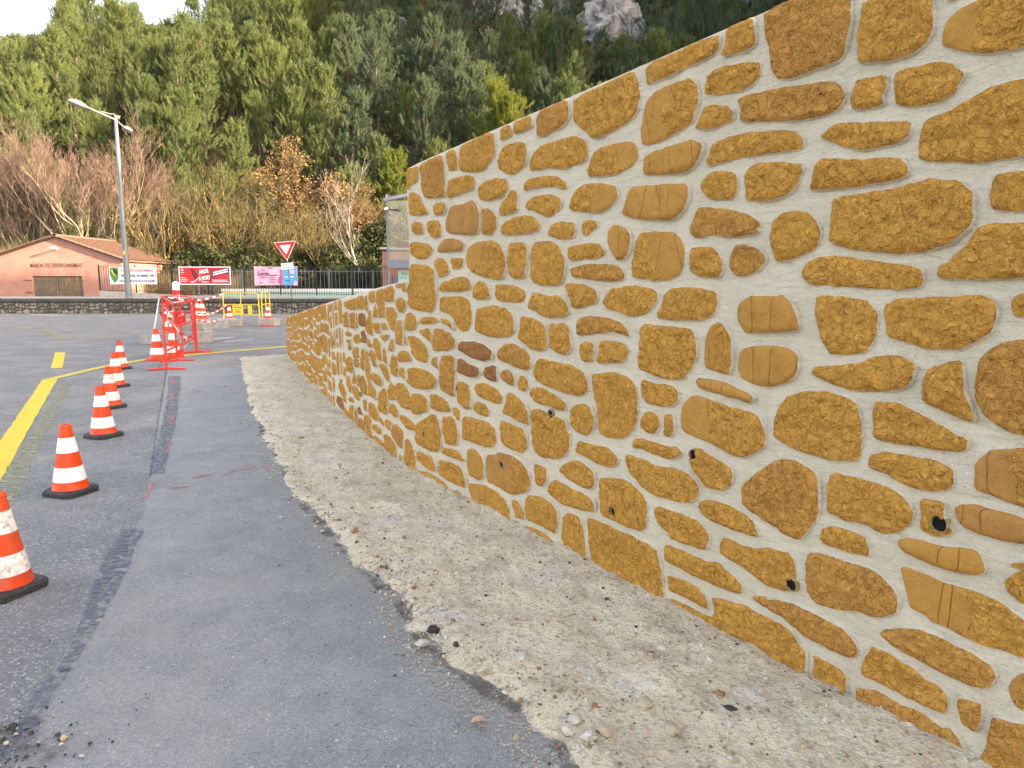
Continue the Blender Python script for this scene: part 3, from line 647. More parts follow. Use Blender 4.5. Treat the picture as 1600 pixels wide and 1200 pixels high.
STONES = """
- 9226,2328 9455,2325 9455,2251 9433,2217 9344,2210 9237,2177
b 9505,2327 9844,2346 9868,2236 9871,2073 9800,2070 9560,2090 9522,2147 9511,2268
- 9895,2347 10021,2353 10046,2274 10038,2227 9930,2228 9905,2293
- 10098,2362 10510,2383 10528,2250 10396,2173 10250,2180 10086,2212
- 10559,2211 10616,2272 10726,2283 10834,2266 10863,2202 10851,2147 10759,2111 10665,2118 10573,2159
- 10574,2379 10692,2387 10712,2328 10585,2317
- 10739,2390 10899,2398 10912,2335 10818,2328 10732,2331
b 10966,2402 11232,2417 11244,2321 11175,2290 10962,2271
- 11279,2408 11722,2434 11755,2380 11761,2313 11749,2252 11688,2223 11496,2190 11440,2192 11298,2293 11280,2336
- 11801,2438 12211,2459 12215,2410 12179,2386 11883,2363 11806,2362
- 12256,2464 12373,2471 12384,2415 12389,2372 12333,2366 12239,2370 12247,2424
b 12428,2476 12757,2491 12763,2425 12766,2327 12759,2267 12741,2236 12658,2227 12548,2217 12501,2229 12477,2262 12461,2324 12437,2400
- 12811,2378 12840,2388 12896,2394 13024,2356 13034,2284 13034,2243 13020,2215 12975,2191 12905,2189 12814,2211 12806,2240 12804,2300
p 13070,2196 13070,2227 13080,2258 13110,2277 13171,2289 13228,2289 13310,2262 13329,2141 13282,2134 13199,2138 13138,2161 13083,2186
- 13061,2341 13088,2314 13118,2317 13152,2339 13119,2383 13057,2386
- 12811,2151 12901,2146 12902,2105 12891,2083 12897,2058 12841,2059 12797,2069 12789,2097 12797,2131
- 12940,2145 13012,2149 13064,2144 13105,2127 13111,2116 13139,2096 13118,2071 13118,2049 13074,2033 12994,2036 12948,2050 12936,2081 12935,2125
- 13037,1985 13108,1997 13167,2023 13213,2041 13258,2046 13317,2044 13357,2038 13381,1917 13348,1850 13309,1842 13210,1839 13027,1870 13026,1931
- 12689,1997 12736,2022 12776,2021 12893,2003 12991,1988 12990,1955 12967,1935 12899,1930 12850,1930 12781,1949 12709,1981
- 12657,1824 12672,1902 12697,1918 12785,1902 12853,1891 12935,1888 12968,1884 12991,1857 12995,1829 12933,1819 12791,1813 12660,1823
- 12746,1634 12748,1702 12749,1777 12782,1781 12936,1787 13053,1802 13066,1807 13154,1791 13188,1752 13197,1694 13189,1662 13137,1613 13057,1594 12987,1590 12855,1607
- 13249,1795 13313,1798 13340,1796 13354,1697 13274,1700 13248,1709 13240,1747 13241,1775
- 13371,1515 13338,1515 13254,1509 13130,1511 13118,1518 13115,1547 13148,1556 13152,1569 13188,1604 13207,1635 13214,1651 13246,1662 13325,1659 13358,1656
- 12644,1529 12655,1557 12694,1579 12758,1587 12828,1578 12927,1559 12997,1552 13058,1536 13068,1511 13062,1487 12996,1478 12883,1484 12803,1486 12673,1495
- 12956,1423 12999,1441 13082,1449 13167,1453 13234,1459 13268,1447 13279,1424 13280,1392 13273,1360 13239,1331 13183,1299 13094,1297 13059,1308 12971,1328 12962,1371
- 13322,1448 13343,1464 13370,1467 13381,1409 13334,1407 13324,1423
- 12707,1448 12818,1446 12874,1438 12895,1433 12928,1399 12932,1351 12920,1302 12899,1269 12820,1253 12773,1251 12752,1271 12740,1293 12718,1352 12707,1391
s 12367,1392 12377,1418 12429,1441 12501,1442 12545,1443 12569,1448 12599,1428 12620,1400 12645,1340 12638,1329 12509,1312 12405,1305 12382,1335 12369,1365
s 12386,1213 12398,1236 12440,1248 12512,1258 12596,1258 12635,1245 12645,1229 12646,1182 12635,1160 12609,1132 12541,1109 12470,1106 12394,1124 12381,1159
p 12212,1289 12235,1319 12275,1334 12304,1320 12329,1283 12343,1230 12344,1162 12337,1132 12213,1144 12203,1176 12205,1242
- 11813,1286 11840,1306 11980,1302 12115,1300 12139,1282 12157,1221 12156,1186 12140,1144 12112,1119 12095,1090 12053,1078 11977,1076 11890,1086 11806,1104 11801,1164 11809,1213
- 12708,1174 12720,1200 12823,1214 12887,1228 12928,1251 12976,1262 13020,1262 13046,1250 13061,1238 13057,1199 13045,1172 12999,1152 12901,1136 12828,1140 12763,1158
- 13110,1230 13167,1253 13202,1265 13210,1203 13217,1170 13234,1145 13254,1094 13235,1091 13196,1102 13146,1115 13104,1130 13098,1172 13103,1204
b 13249,1248 13246,1197 13261,1149 13282,1115 13320,1091 13364,1076 13419,1074 13469,1108 13471,1219 13437,1313 13395,1340 13354,1337 13313,1327 13280,1305 13256,1273
- 12563,915 12562,975 12576,1034 12612,1075 12690,1106 12757,1113 12834,1104 12876,1086 12891,1053 12903,993 12907,939 12902,907 12871,885 12773,878 12658,888
- 12947,1098 12958,1105 13028,1110 13062,1095 13105,1083 13144,1065 13184,1051 13234,1032 13235,1005 13218,993 13167,988 13085,988 13027,982 12956,985 12946,1039
- 12939,899 12949,921 12990,941 13030,943 13109,947 13163,948 13201,931 13211,891 13203,873 13151,856 13106,847 13037,860 13006,876 12944,881
bp 13264,956 13275,975 13306,1011 13382,1033 13422,1041 13446,871 13397,867 13354,874 13308,882 13271,888
b 12430,678 12445,705 12501,760 12565,814 12613,838 12666,842 12718,831 12747,804 12758,769 12766,720 12767,679 12758,648 12737,608 12703,559 12680,549 12631,554 12554,576 12478,600 12439,617
- 12800,812 12820,833 12879,831 12924,833 13002,825 13037,815 13064,801 13087,784 13096,760 13088,721 13054,689 13014,673 12975,671 12943,686 12861,674 12804,687 12799,735
- 13116,816 13190,823 13186,790 13202,758 13217,736 13189,716 13162,711 13127,719 13129,762
bs 13222,814 13239,827 13267,835 13342,837 13400,832 13441,835 13447,775 13406,765 13349,757 13247,763 13229,787
s 13064,652 13071,664 13091,678 13130,683 13199,682 13238,690 13278,700 13297,695 13315,655 13314,645 13297,631 13269,623 13204,615 13132,621 13084,632
- 12776,582 12787,611 12812,631 12855,641 12897,636 12942,633 12956,602 12960,575 12939,570 12881,565 12795,564
p 13072,570 13096,575 13167,570 13211,565 13292,573 13336,569 13382,559 13427,539 13468,521 13498,448 13436,433 13404,427 13353,424 13278,423 13209,430 13182,429 13153,443 13113,449 13099,494 13081,542
p 13372,631 13414,682 13453,711 13464,589 13422,590 13383,608
- 13385,687 13397,696 13426,705 13427,695 13402,689
b 12734,495 12744,511 12789,522 12842,523 12872,525 12954,529 13006,519 13043,497 13064,470 13073,446 13066,412 13025,384 12979,365 12926,366 12855,342 12788,333 12765,341 12742,363 12736,418
- 12197,535 12212,559 12248,581 12315,589 12379,583 12447,569 12487,552 12510,513 12506,504 12463,498 12395,497 12277,500 12221,514
- 12325,397 12327,422 12346,445 12381,447 12444,440 12498,444 12550,468 12611,474 12651,480 12676,462 12685,399 12697,368 12655,330 12595,323 12543,324 12449,354 12338,377
- 12185,793 12207,795 12263,777 12323,762 12359,746 12374,726 12368,677 12351,671 12329,649 12252,641 12220,656 12154,710 12143,737 12164,762
p 12126,1006 12158,1016 12195,1018 12351,996 12455,989 12488,972 12506,940 12518,915 12518,871 12485,842 12423,809 12378,804 12272,827 12134,848 12084,861 12079,905 12089,972
s 12164,1079 12179,1098 12204,1096 12293,1097 12363,1084 12418,1071 12462,1055 12450,1035 12365,1041 12278,1048 12184,1058
b 12505,243 12520,258 12562,270 12573,260 12638,281 12692,287 12745,284 12805,284 12881,274 12925,253 12943,227 12945,203 12917,186 12857,183 12784,186 12728,192 12652,223 12575,228
- 12051,54 12078,65 12171,69 12246,70 12299,76 12316,98 12303,145 12298,159 12349,178 12458,193 12535,189 12629,185 12696,169 12722,134 12746,123 12756,11 12698,0 12581,3 12469,5 12303,6 12175,-2 12057,1
- 12039,170 12094,175 12156,183 12218,177 12254,157 12273,127 12271,102 12191,104 12097,107 12045,102
- 12017,302 12035,313 12087,315 12150,314 12233,315 12248,307 12317,331 12371,314 12418,297 12447,274 12441,240 12394,235 12323,228 12229,226 12164,228 12087,232 12030,235 12019,253
- 11933,441 11943,462 11976,478 12029,478 12142,481 12191,476 12233,456 12264,423 12260,381 12244,364 12148,354 12054,358 11973,398
- 12786,124 12802,132 12848,123 12892,118 12908,108 12914,81 12922,25 12895,13 12834,1 12776,7 12789,45
b 12961,92 13034,110 13109,105 13171,114 13212,107 13245,94 13263,107 13291,92 13310,64 13316,20 13294,7 13260,5 13221,0 13156,-9 13052,-11 12970,9
- 12992,241 13004,263 13053,260 13084,251 13127,253 13161,239 13178,225 13218,223 13243,205 13249,160 13240,151 13169,144 13118,145 13040,146 12971,145 12971,183
b 13027,317 13039,336 13080,361 13149,384 13217,386 13266,384 13322,377 13358,365 13372,343 13366,311 13347,291 13312,278 13256,277 13197,285 13115,293 13059,304
b 13284,201 13288,218 13343,235 13346,205 13341,151 13331,139 13298,140
bp 13413,319 13418,346 13441,377 13478,400 13498,288 13450,276 13427,278
bp 13381,205 13406,217 13455,226 13502,235 13518,65 13408,1 13345,21 13371,97 13379,165
- 12150,2275 12165,2314 12199,2325 12266,2326 12357,2316 12411,2299 12416,2261 12392,2236 12325,2224 12244,2231 12154,2248
b 12317,2191 12405,2195 12527,2189 12596,2178 12683,2174 12730,2163 12752,2141 12764,2113 12748,2077 12691,2066 12603,2067 12461,2089 12335,2109 12337,2160
- 12101,2123 12132,2166 12148,2193 12189,2196 12274,2175 12298,2147 12294,2123 12216,2107
p 11789,2111 11776,2167 11791,2231 11809,2285 11860,2316 11966,2325 12071,2324 12101,2295 12114,2252 12111,2212 12085,2155 12034,2135 11913,2104 11823,2101
s 11804,1978 11808,2049 11870,2063 12037,2072 12095,2077 12147,2055 12153,2038 12122,1984 12072,1953 11874,1967
p 11396,2038 11442,2121 11497,2132 11604,2140 11676,2137 11726,2125 11752,2094 11757,2057 11723,2025 11608,2002 11453,2011 11404,2022
- 11010,2221 11177,2227 11308,2221 11367,2191 11393,2158 11398,2117 11361,2092 11198,2078 11059,2104 10902,2110 10892,2123 10932,2200
- 10832,2008 10845,2047 10902,2063 11012,2058 11088,2054 11162,2039 11217,2007 11232,1981 11213,1975 11146,1997 11012,2013 10921,2013
- 10844,1919 10868,1943 10952,1960 11013,1962 11107,1955 11173,1930 11187,1908 11165,1877 11109,1850 11053,1849 10990,1874 10940,1894 10865,1904
p 11264,1880 11276,1920 11322,1962 11397,1977 11502,1968 11602,1947 11621,1931 11626,1897 11575,1853 11521,1836 11425,1841 11281,1865
s 11666,1817 11693,1871 11713,1912 11734,1926 11889,1918 12063,1905 12084,1890 12083,1848 12062,1803 12015,1772 11959,1767 11794,1784 11724,1796
- 11073,1759 11092,1794 11184,1812 11291,1794 11301,1767 11293,1728 11177,1724 11093,1747
- 11356,1785 11401,1802 11475,1792 11480,1766 11411,1735 11374,1732 11361,1753
s 11568,1692 11571,1741 11608,1766 11645,1761 11705,1740 11731,1708 11728,1680 11716,1628 11680,1603 11643,1606 11589,1647
- 11245,1675 11379,1685 11494,1685 11543,1643 11524,1619 11398,1615 11278,1610 11246,1632
b 11279,1567 11390,1584 11513,1584 11621,1577 11674,1557 11690,1527 11676,1508 11586,1503 11425,1514 11288,1530
p 11740,1541 11742,1594 11757,1664 11790,1714 11865,1719 11993,1710 12037,1683 12061,1634 12058,1564 12038,1529 11971,1507 11873,1507 11748,1522
b 12098,1723 12121,1772 12144,1802 12210,1794 12324,1774 12395,1751 12438,1727 12444,1714 12429,1698 12443,1687 12383,1678 12296,1676 12238,1692 12125,1682 12103,1700
- 12177,1981 12197,2039 12264,2058 12361,2059 12463,2050 12569,2032 12608,2003 12612,1975 12601,1969 12517,1970 12366,1976 12258,1970 12186,1968
- 12146,1882 12162,1912 12208,1935 12294,1926 12322,1910 12331,1888 12331,1837 12299,1823 12231,1827 12190,1838
- 12371,1896 12390,1931 12430,1940 12519,1929 12609,1912 12615,1898 12600,1845 12565,1818 12489,1801 12438,1802 12381,1811
- 12506,1644 12506,1718 12546,1744 12601,1751 12652,1739 12685,1706 12703,1666 12699,1636 12679,1611 12589,1582 12527,1577
- 12103,1553 12107,1609 12121,1636 12164,1637 12218,1637 12248,1620 12273,1582 12278,1546 12265,1519 12176,1520 12120,1536
b 12313,1572 12319,1615 12342,1639 12396,1638 12444,1624 12471,1598 12475,1577 12449,1544 12398,1523 12349,1525 12317,1550
- 11918,1358 11936,1390 11954,1441 12003,1468 12082,1474 12167,1469 12248,1456 12257,1412 12242,1378 12216,1355 12146,1342 12036,1337 11922,1338
- 11542,1399 11557,1429 11587,1460 11757,1481 11875,1467 11905,1449 11907,1412 11845,1359 11776,1342 11726,1342 11628,1366 11566,1374
- 11231,1484 11253,1492 11384,1482 11476,1456 11497,1423 11478,1397 11387,1374 11291,1366 11273,1403 11245,1451
b 11337,1287 11362,1315 11471,1327 11583,1321 11660,1307 11706,1285 11729,1257 11726,1247 11685,1254 11624,1265 11522,1252 11338,1225
- 11358,1137 11366,1175 11408,1194 11458,1195 11467,1162 11452,1102 11410,1093 11371,1105
- 11502,1096 11512,1191 11531,1208 11633,1213 11709,1201 11728,1178 11711,1141 11667,1117 11558,1102
- 11085,1269 11156,1269 11235,1284 11258,1261 11272,1218 11278,1147 11242,1113 11159,1120 11101,1150
- 10782,1175 10787,1237 10812,1300 10901,1295 11042,1267 11057,1193 11053,1135 11007,1118 10912,1121 10813,1161
- 10871,1362 10929,1436 10994,1430 11079,1420 11161,1427 11230,1396 11252,1363 11247,1336 11203,1318 11116,1309 11020,1314
- 10942,976 10951,1032 10979,1065 11023,1071 11167,1064 11289,1065 11377,1037 11422,998 11427,949 11397,924 11328,909 11169,916 11024,934 10961,956
- 11462,1029 11576,1054 11653,1060 11751,1041 11789,1006 11800,940 11798,860 11781,817 11739,769 11679,745 11585,733 11536,743 11523,778 11509,856 11473,953
- 11831,1021 11840,1051 11912,1038 12017,1044 12055,1021 12057,989 12027,959 11963,947 11875,949 11836,972
- 11290,777 11302,836 11346,859 11416,874 11458,859 11480,825 11478,770 11453,728 11402,710 11322,726 11295,750
- 11834,832 11836,872 11877,905 11918,907 11942,879 11950,852 11928,816 11881,810
- 11981,905 12022,916 12030,889 12041,844 12014,815 11978,813
- 11781,721 11798,760 11854,773 11937,767 12003,765 12054,775 12092,755 12075,737 12018,713 11939,714 11842,728
- 11338,611 11346,658 11386,668 11489,669 11587,677 11643,662 11671,636 11660,608 11614,584 11541,582 11422,594
- 11727,659 11757,675 11872,670 11962,662 12058,677 12133,670 12183,645 12196,615 12186,580 12151,550 12046,527 11933,525 11849,543 11737,609
- 11193,470 11216,498 11299,546 11362,559 11441,548 11484,519 11486,459 11452,434 11383,428 11255,449
- 11092,332 11102,370 11160,409 11246,406 11320,395 11436,390 11488,370 11495,330 11472,318 11394,305 11229,292 11112,313
- 11543,511 11655,535 11739,547 11806,528 11858,490 11880,467 11887,388 11874,348 11839,322 11777,319 11662,322 11556,325 11538,400 11535,454
- 10929,771 11001,781 11039,775 11094,762 11154,765 11241,757 11259,715 11282,691 11275,621 11245,574 11175,536 11029,511 10972,525 10939,568 10932,657
- 10904,852 10923,888 10981,907 11037,906 11110,894 11173,879 11234,859 11248,832 11220,812 11153,813 11075,825 11026,819 10963,819
- 10947,415 10966,459 11023,455 11066,448 11071,393 11034,345 10986,338 10962,355
- 10858,218 10908,255 11044,279 11131,259 11174,230 11178,158 11158,103 11097,106 11021,106 10889,103
- 10754,33 10920,64 11047,72 11116,59 11205,32 11243,-5 11220,-50 11035,-60 10750,-64
- 11222,182 11245,231 11296,254 11360,252 11391,232 11406,167 11430,88 11433,-18 11366,-27 11320,-20 11286,35 11223,81
- 11443,267 11473,276 11549,278 11663,277 11815,278 11909,272 11958,252 11984,206 12002,100 12020,8 11969,-5 11826,-9 11672,-13 11558,-16 11477,-11 11464,128
- 9928,2160 10024,2168 10179,2164 10265,2148 10283,2114 10252,2076 10074,2065 9939,2053 9905,2063 9914,2118
- 10324,2057 10330,2085 10441,2107 10551,2106 10637,2090 10668,2054 10647,2024 10573,1993 10440,1988 10359,2002 10330,2028
- 9262,2105 9284,2144 9341,2152 9446,2124 9487,2090 9526,2046 9596,2007 9603,1980 9490,1975 9276,1992
- 9703,2011 9733,2034 9855,2027 9883,2002 9846,1954 9716,1961
bs 9873,1895 9909,1949 9952,1996 10125,1993 10251,2006 10299,1978 10329,1934 10333,1840 10297,1795 10198,1798 9933,1822 9878,1844
b 10368,1791 10375,1873 10370,1937 10439,1940 10495,1915 10528,1879 10534,1828 10483,1788
- 10572,1892 10567,1926 10605,1962 10668,1994 10699,2018 10755,2013 10765,1910 10730,1897 10615,1889
- 10583,1802 10604,1832 10719,1860 10829,1868 10935,1854 10981,1820 10991,1794 10954,1780 10810,1770 10604,1779
- 9318,1891 9329,1925 9402,1930 9504,1917 9519,1878 9501,1842 9362,1850
- 9587,1901 9632,1921 9766,1915 9801,1881 9806,1816 9733,1803 9643,1818 9591,1861
- 9270,1710 9293,1780 9359,1787 9595,1767 9671,1730 9639,1691 9559,1663 9425,1670
bs 9743,1734 9848,1784 9987,1781 10094,1763 10139,1740 10106,1701 9930,1701 9752,1704
- 9706,1642 9758,1664 9844,1655 9893,1619 9913,1586 9898,1557 9827,1538 9769,1535 9734,1589
- 9936,1652 10118,1652 10111,1604 10064,1586 9969,1584
p 10155,1658 10184,1712 10296,1745 10494,1745 10582,1718 10625,1671 10634,1594 10614,1527 10549,1515 10377,1531 10232,1562 10169,1603
- 10673,1649 10678,1721 10820,1720 10859,1703 10860,1601 10851,1525 10761,1517 10688,1537 10673,1582
- 10903,1610 10908,1685 10954,1717 11081,1714 11142,1696 11194,1654 11225,1583 11213,1523 11180,1488 11137,1483 11003,1482 10933,1498 10909,1536
- 9237,1476 9285,1630 9440,1622 9589,1614 9666,1592 9702,1525 9720,1411 9703,1329 9640,1286 9460,1287 9257,1302 9209,1344
- 9773,1451 9796,1485 10008,1520 10116,1535 10193,1516 10218,1480 10192,1446 10061,1438 9780,1435
- 10248,1431 10268,1480 10329,1504 10400,1492 10441,1457 10440,1401 10364,1393 10291,1386 10254,1400
- 10509,1422 10520,1475 10559,1481 10740,1473 10831,1449 10851,1422 10827,1389 10761,1382 10548,1388
- 9777,1345 9786,1392 10113,1401 10191,1377 10215,1319 10214,1244 10175,1186 10082,1171 10028,1197 9974,1253 9905,1289 9776,1295
- 10277,1272 10296,1322 10411,1343 10503,1355 10635,1341 10709,1307 10736,1257 10730,1206 10688,1181 10547,1163 10397,1165 10270,1185
- 9127,1193 9173,1255 9255,1269 9369,1241 9385,1199 9326,1138 9186,1122 9134,1134
- 9438,1194 9458,1234 9623,1246 9715,1242 9744,1223 9621,1203
- 9792,1245 9876,1242 9946,1219 9979,1175 9889,1203 9803,1219
- 9418,1139 9604,1166 9626,1120 9624,1061 9552,1088
b 9654,1018 9674,1168 9801,1168 9930,1146 9999,1104 9970,1056 9884,1030 9692,1014
- 9188,1077 9305,1093 9451,1073 9558,1025 9572,962 9537,906 9390,910 9297,930 9241,1007
bb 10025,1054 10060,1099 10263,1116 10420,1094 10478,1066 10472,1023 10384,1003 10236,1008
b 10546,1036 10552,1072 10624,1124 10731,1135 10843,1107 10893,1067 10908,1018 10873,998 10762,998 10602,1023
b 9627,939 9675,964 9721,962 9730,883 9673,895 9629,904
b 9777,962 9803,981 9954,997 9982,974 9978,814 9973,724 9919,716 9766,741 9762,858
bb 10037,979 10105,985 10184,961 10310,948 10328,913 10284,889 10156,881 10035,890
bb 10371,930 10395,957 10489,981 10523,976 10534,935 10528,886 10465,885 10382,900
b 10585,946 10613,967 10688,972 10731,945 10731,881 10678,886 10601,907
- 10767,903 10798,952 10854,950 10874,927 10874,893 10834,868 10783,870
- 9165,762 9190,825 9312,849 9543,852 9670,827 9708,796 9652,740 9469,703 9244,696 9163,723
- 9223,496 9251,636 9340,652 9467,655 9543,640 9548,554 9389,503 9273,485
- 9598,583 9602,681 9712,692 9845,675 9916,624 9901,603 9723,578
- 10027,827 10115,834 10168,824 10200,770 10198,667 10125,656 10017,693 10032,755
- 10252,809 10309,848 10394,859 10545,834 10596,799 10579,760 10487,750 10308,766
- 10243,661 10257,714 10307,728 10405,717 10446,686 10416,647 10306,648
- 10601,704 10645,770 10656,825 10710,838 10783,819 10855,789 10885,725 10885,674 10804,677 10688,697
- 9966,632 10002,644 10050,618 10056,569 10028,561 9973,599
- 9317,367 9348,425 9512,483 9613,535 9676,545 9721,503 9764,419 9746,316 9698,271 9553,252 9321,269
- 9783,538 9929,568 9985,540 10026,460 9996,386 9953,367 9837,362 9809,413
- 10082,517 10097,596 10230,610 10428,608 10510,585 10526,508 10485,466 10366,445 10227,444 10081,443
- 10578,579 10584,650 10688,646 10835,636 10861,606 10871,533 10815,496 10688,494 10595,509
- 9752,271 9791,318 9894,332 10023,337 10092,304 10091,284 9951,281
s 10145,253 10154,375 10200,394 10278,394 10352,370 10376,318 10363,231 10300,210 10171,212
bp 10395,389 10520,418 10543,438 10710,451 10816,432 10887,390 10903,324 10868,268 10764,227 10655,208 10542,217 10400,220
- 9054,5 9075,170 9091,248 9179,261 9239,219 9295,139 9308,-13 9204,-38 9075,-22
- 9344,134 9347,207 9448,209 9617,212 9663,160 9662,116 9548,104
- 9717,136 9719,212 9892,235 10035,235 10090,207 10116,159 10108,106 9989,94 9859,97 9739,112
- 9364,-38 9359,53 9547,78 9769,76 9872,44 9922,-18 9884,-49 9703,-57 9507,-55
- 9958,2 9967,46 10017,59 10086,36 10167,-11 10085,-33 9972,-29
p 10156,108 10156,142 10375,185 10542,179 10633,153 10672,102 10705,-18 10599,-32 10360,-34 10226,-28 10201,52
- 10721,140 10721,179 10785,187 10838,142 10843,92 10764,82
- 8852,637 8917,681 9081,694 9186,643 9243,552 9157,496 9000,499 8857,541
- 8946,395 8996,435 9153,430 9334,400 9371,377 9293,359 9126,340
- 6991,1235 7001,1295 7589,1345 7574,1241 7342,1222 7099,1224
b 7620,1296 7622,1356 7909,1377 7907,1252 7728,1236 7637,1243
b 7950,1368 8047,1376 8046,1257 8000,1214 7950,1260
- 8084,1352 8090,1405 8317,1423 8322,1357 8257,1316 8131,1312
- 8344,1345 8364,1421 8616,1452 8615,1334 8624,1206 8431,1192 8397,1299
- 8638,1358 8646,1455 8884,1468 8884,1346 8754,1334 8656,1335
- 8927,1457 8928,1475 9071,1493 9061,1464 8944,1449
b 9095,1488 9165,1496 9168,1422 9107,1426 9090,1458
- 8944,1331 8972,1367 9072,1378 9164,1353 9162,1315 9096,1265 9015,1254 8958,1287
- 8244,1190 8265,1270 8328,1303 8370,1256 8382,1193
bb 7645,1083 7645,1190 7784,1205 7928,1195 7928,1085 7797,1081
- 7968,1075 7992,1153 8103,1183 8111,1246 8175,1242 8193,1181 8214,1033 8136,1019 7991,1038
- 8250,1134 8460,1145 8441,1060 8278,1056
- 8504,1148 8620,1159 8697,1123 8676,1101 8499,1094
- 8665,1208 8675,1284 8750,1295 8880,1293 8929,1242 8923,1164 8848,1103 8792,1100 8720,1159
- 8472,1038 8712,1063 8690,1030 8586,1005 8512,1005
- 8904,1022 8928,1108 8977,1194 9084,1199 9080,1008 9031,996 8929,1002
- 9105,1015 9117,1087 9155,1079 9151,1013
- 8674,958 8787,1036 8842,1029 8845,955 8778,924 8691,925
- 8214,965 8222,990 8344,1008 8433,981 8472,924 8483,816 8394,813 8285,896
- 8559,937 8601,941 8636,867 8650,803 8569,819 8543,876
- 7965,933 7999,984 8092,974 8165,936 8056,901
bb 7759,1023 7851,1045 7947,1015 7937,937 7806,927
- 7352,955 7438,978 7633,991 7721,960 7685,924 7425,890
- 6982,966 7098,998 7254,983 7232,953 7015,939
- 6951,890 7261,913 7252,855 7208,802 7110,851
- 6918,1028 6943,1175 7165,1191 7158,1038
b 7203,1030 7234,1183 7470,1193 7465,1045
- 7497,1044 7520,1198 7599,1195 7594,1053
- 7314,791 7341,843 7607,865 7611,763 7364,739
b 7690,685 7712,843 7785,876 7852,863 7808,659 7722,665
- 7860,673 7880,827 7951,871 8025,826 8057,695 8071,555 7947,576
- 8057,829 8078,875 8170,890 8281,857 8313,767 8240,741 8156,772
- 8381,771 8461,796 8636,785 8687,730 8709,667 8597,661 8485,731
- 8743,744 8753,866 8834,910 8920,890 8950,807 8934,742 8846,728
- 8949,901 8983,940 9106,966 9218,955 9256,914 9186,883 8962,860
- 8993,741 8998,820 9089,822 9106,732
- 6949,570 6947,690 7124,733 7284,723 7307,619 7219,563 7055,565
b 7352,656 7342,721 7479,742 7606,723 7580,673 7428,652
- 8128,629 8169,678 8324,687 8480,672 8490,622 8410,586 8281,595
- 7996,449 7990,562 8140,577 8274,525 8282,447 8126,450
- 8343,395 8371,512 8502,582 8605,592 8639,484 8616,380 8496,356 8388,359
- 8669,513 8678,622 8763,666 8835,651 8821,532 8724,517
- 8674,398 8693,467 8802,488 8914,470 8910,405 8820,381
b 7628,444 7645,570 7777,609 7913,566 7937,441 7774,426
- 7486,472 7516,583 7619,595 7613,489 7544,470
- 7234,399 7264,438 7475,456 7581,418 7546,326 7366,338
- 7733,279 7745,366 7870,385 7898,287 7795,270
- 7949,286 7968,377 8190,389 8305,345 8331,271 8174,243 8029,254
- 8363,268 8383,311 8505,293 8500,241
- 8532,264 8537,316 8709,329 8702,245 8589,240
b 8743,244 8761,305 8917,334 9034,299 9013,159 8929,150 8831,187
- 7781,163 7788,217 7952,250 8061,205 8099,57 7965,39 7871,77
- 8128,153 8133,190 8275,217 8420,200 8399,152 8268,144
- 8117,51 8158,96 8394,99 8517,89 8527,31 8323,31
- 8491,136 8525,185 8698,185 8829,154 8882,17 8684,14 8558,46
- 8908,31 8925,92 9009,94 9026,-7 8943,-2
b 7486,61 7497,142 7654,160 7793,99 7808,55 7596,52
- 7036,81 7055,199 7280,235 7278,63 7132,57
- 7328,82 7378,260 7437,191 7441,63
bb 7483,198 7515,262 7666,248 7724,211 7571,194
- 6496,307 6538,373 6716,396 6870,338 6871,190 6687,237
- 6935,409 6977,503 7107,524 7216,436 7178,350 7058,374
- 7268,463 7279,534 7381,596 7445,564 7411,482
bb 6273,119 6321,199 6626,217 6727,146 6715,80 6362,88
- 6744,84 6782,144 6990,115 7034,71 6877,64
- 7039,258 7070,294 7244,310 7287,276 7113,249
"""
def ragged(poly, step, amp, seed):
    """close the traced outline with rounded corners, then roughen it"""
    n = len(poly)
    # one corner-cutting pass
    q = []
    for i in range(n):
        a = poly[i]; b = poly[(i + 1) % n]
        q += [a * 0.87 + b * 0.13, a * 0.13 + b * 0.87]
    out = []
    for i in range(len(q)):
        a = q[i]; b = q[(i + 1) % len(q)]
        L = (b - a).length; k = max(1, int(round(L / step)))
        for j in range(k): out.append(a + (b - a) * j / k)
    m = len(out); res = []
    ar = sum(out[i].x * out[(i + 1) % m].y - out[(i + 1) % m].x * out[i].y for i in range(m))
    out_ = (0.0035 if step < 0.03 else 0.0) * (1 if ar > 0 else -1)
    for i, p in enumerate(out):
        t = (out[(i + 1) % m] - out[i - 1]); t = t.normalized() if t.length > 1e-9 else Vector((1, 0))
        nn = Vector((t.y, -t.x))
        w = fbm(p.x * 22, p.y * 22, seed, 3) * amp
        res.append(p + nn * (w + out_))
    return res
def pip(poly, x, y):
    r = False; n = len(poly); j = n - 1
    for i in range(n):
        a = poly[i]; b = poly[j]
        if (a.y > y) != (b.y > y) and x < (b.x - a.x) * (y - a.y) / (b.y - a.y) + a.x: r = not r
        j = i
    return r
def dseg(poly, p):
    d = 9.0; n = len(poly)
    for i in range(n):
        a = poly[i]; b = poly[(i + 1) % n]; ab = b - a; L2 = ab.length_squared
        t = 0 if L2 < 1e-12 else max(0, min(1, (p - a).dot(ab) / L2))
        d = min(d, (a + ab * t - p).length)
    return d
HOLES = [(11.112, 0.776, 0.0215), (10.596, 0.374, 0.0205), (12.166, 0.762, 0.022), (11.654, 0.369, 0.022), (12.676, 0.365, 0.0235), (13.181, 0.753, 0.0245), (9.49, 0.364, 0.02), (10.037, 0.78, 0.02), (8.135, 0.848, 0.02), (8.576, 0.421, 0.02), (7.15, 0.82, 0.02), (6.2, 0.8, 0.02), (7.62, 0.4, 0.02), (6.6, 0.4, 0.02), (5.2, 0.78, 0.02), (4.2, 0.76, 0.02)]
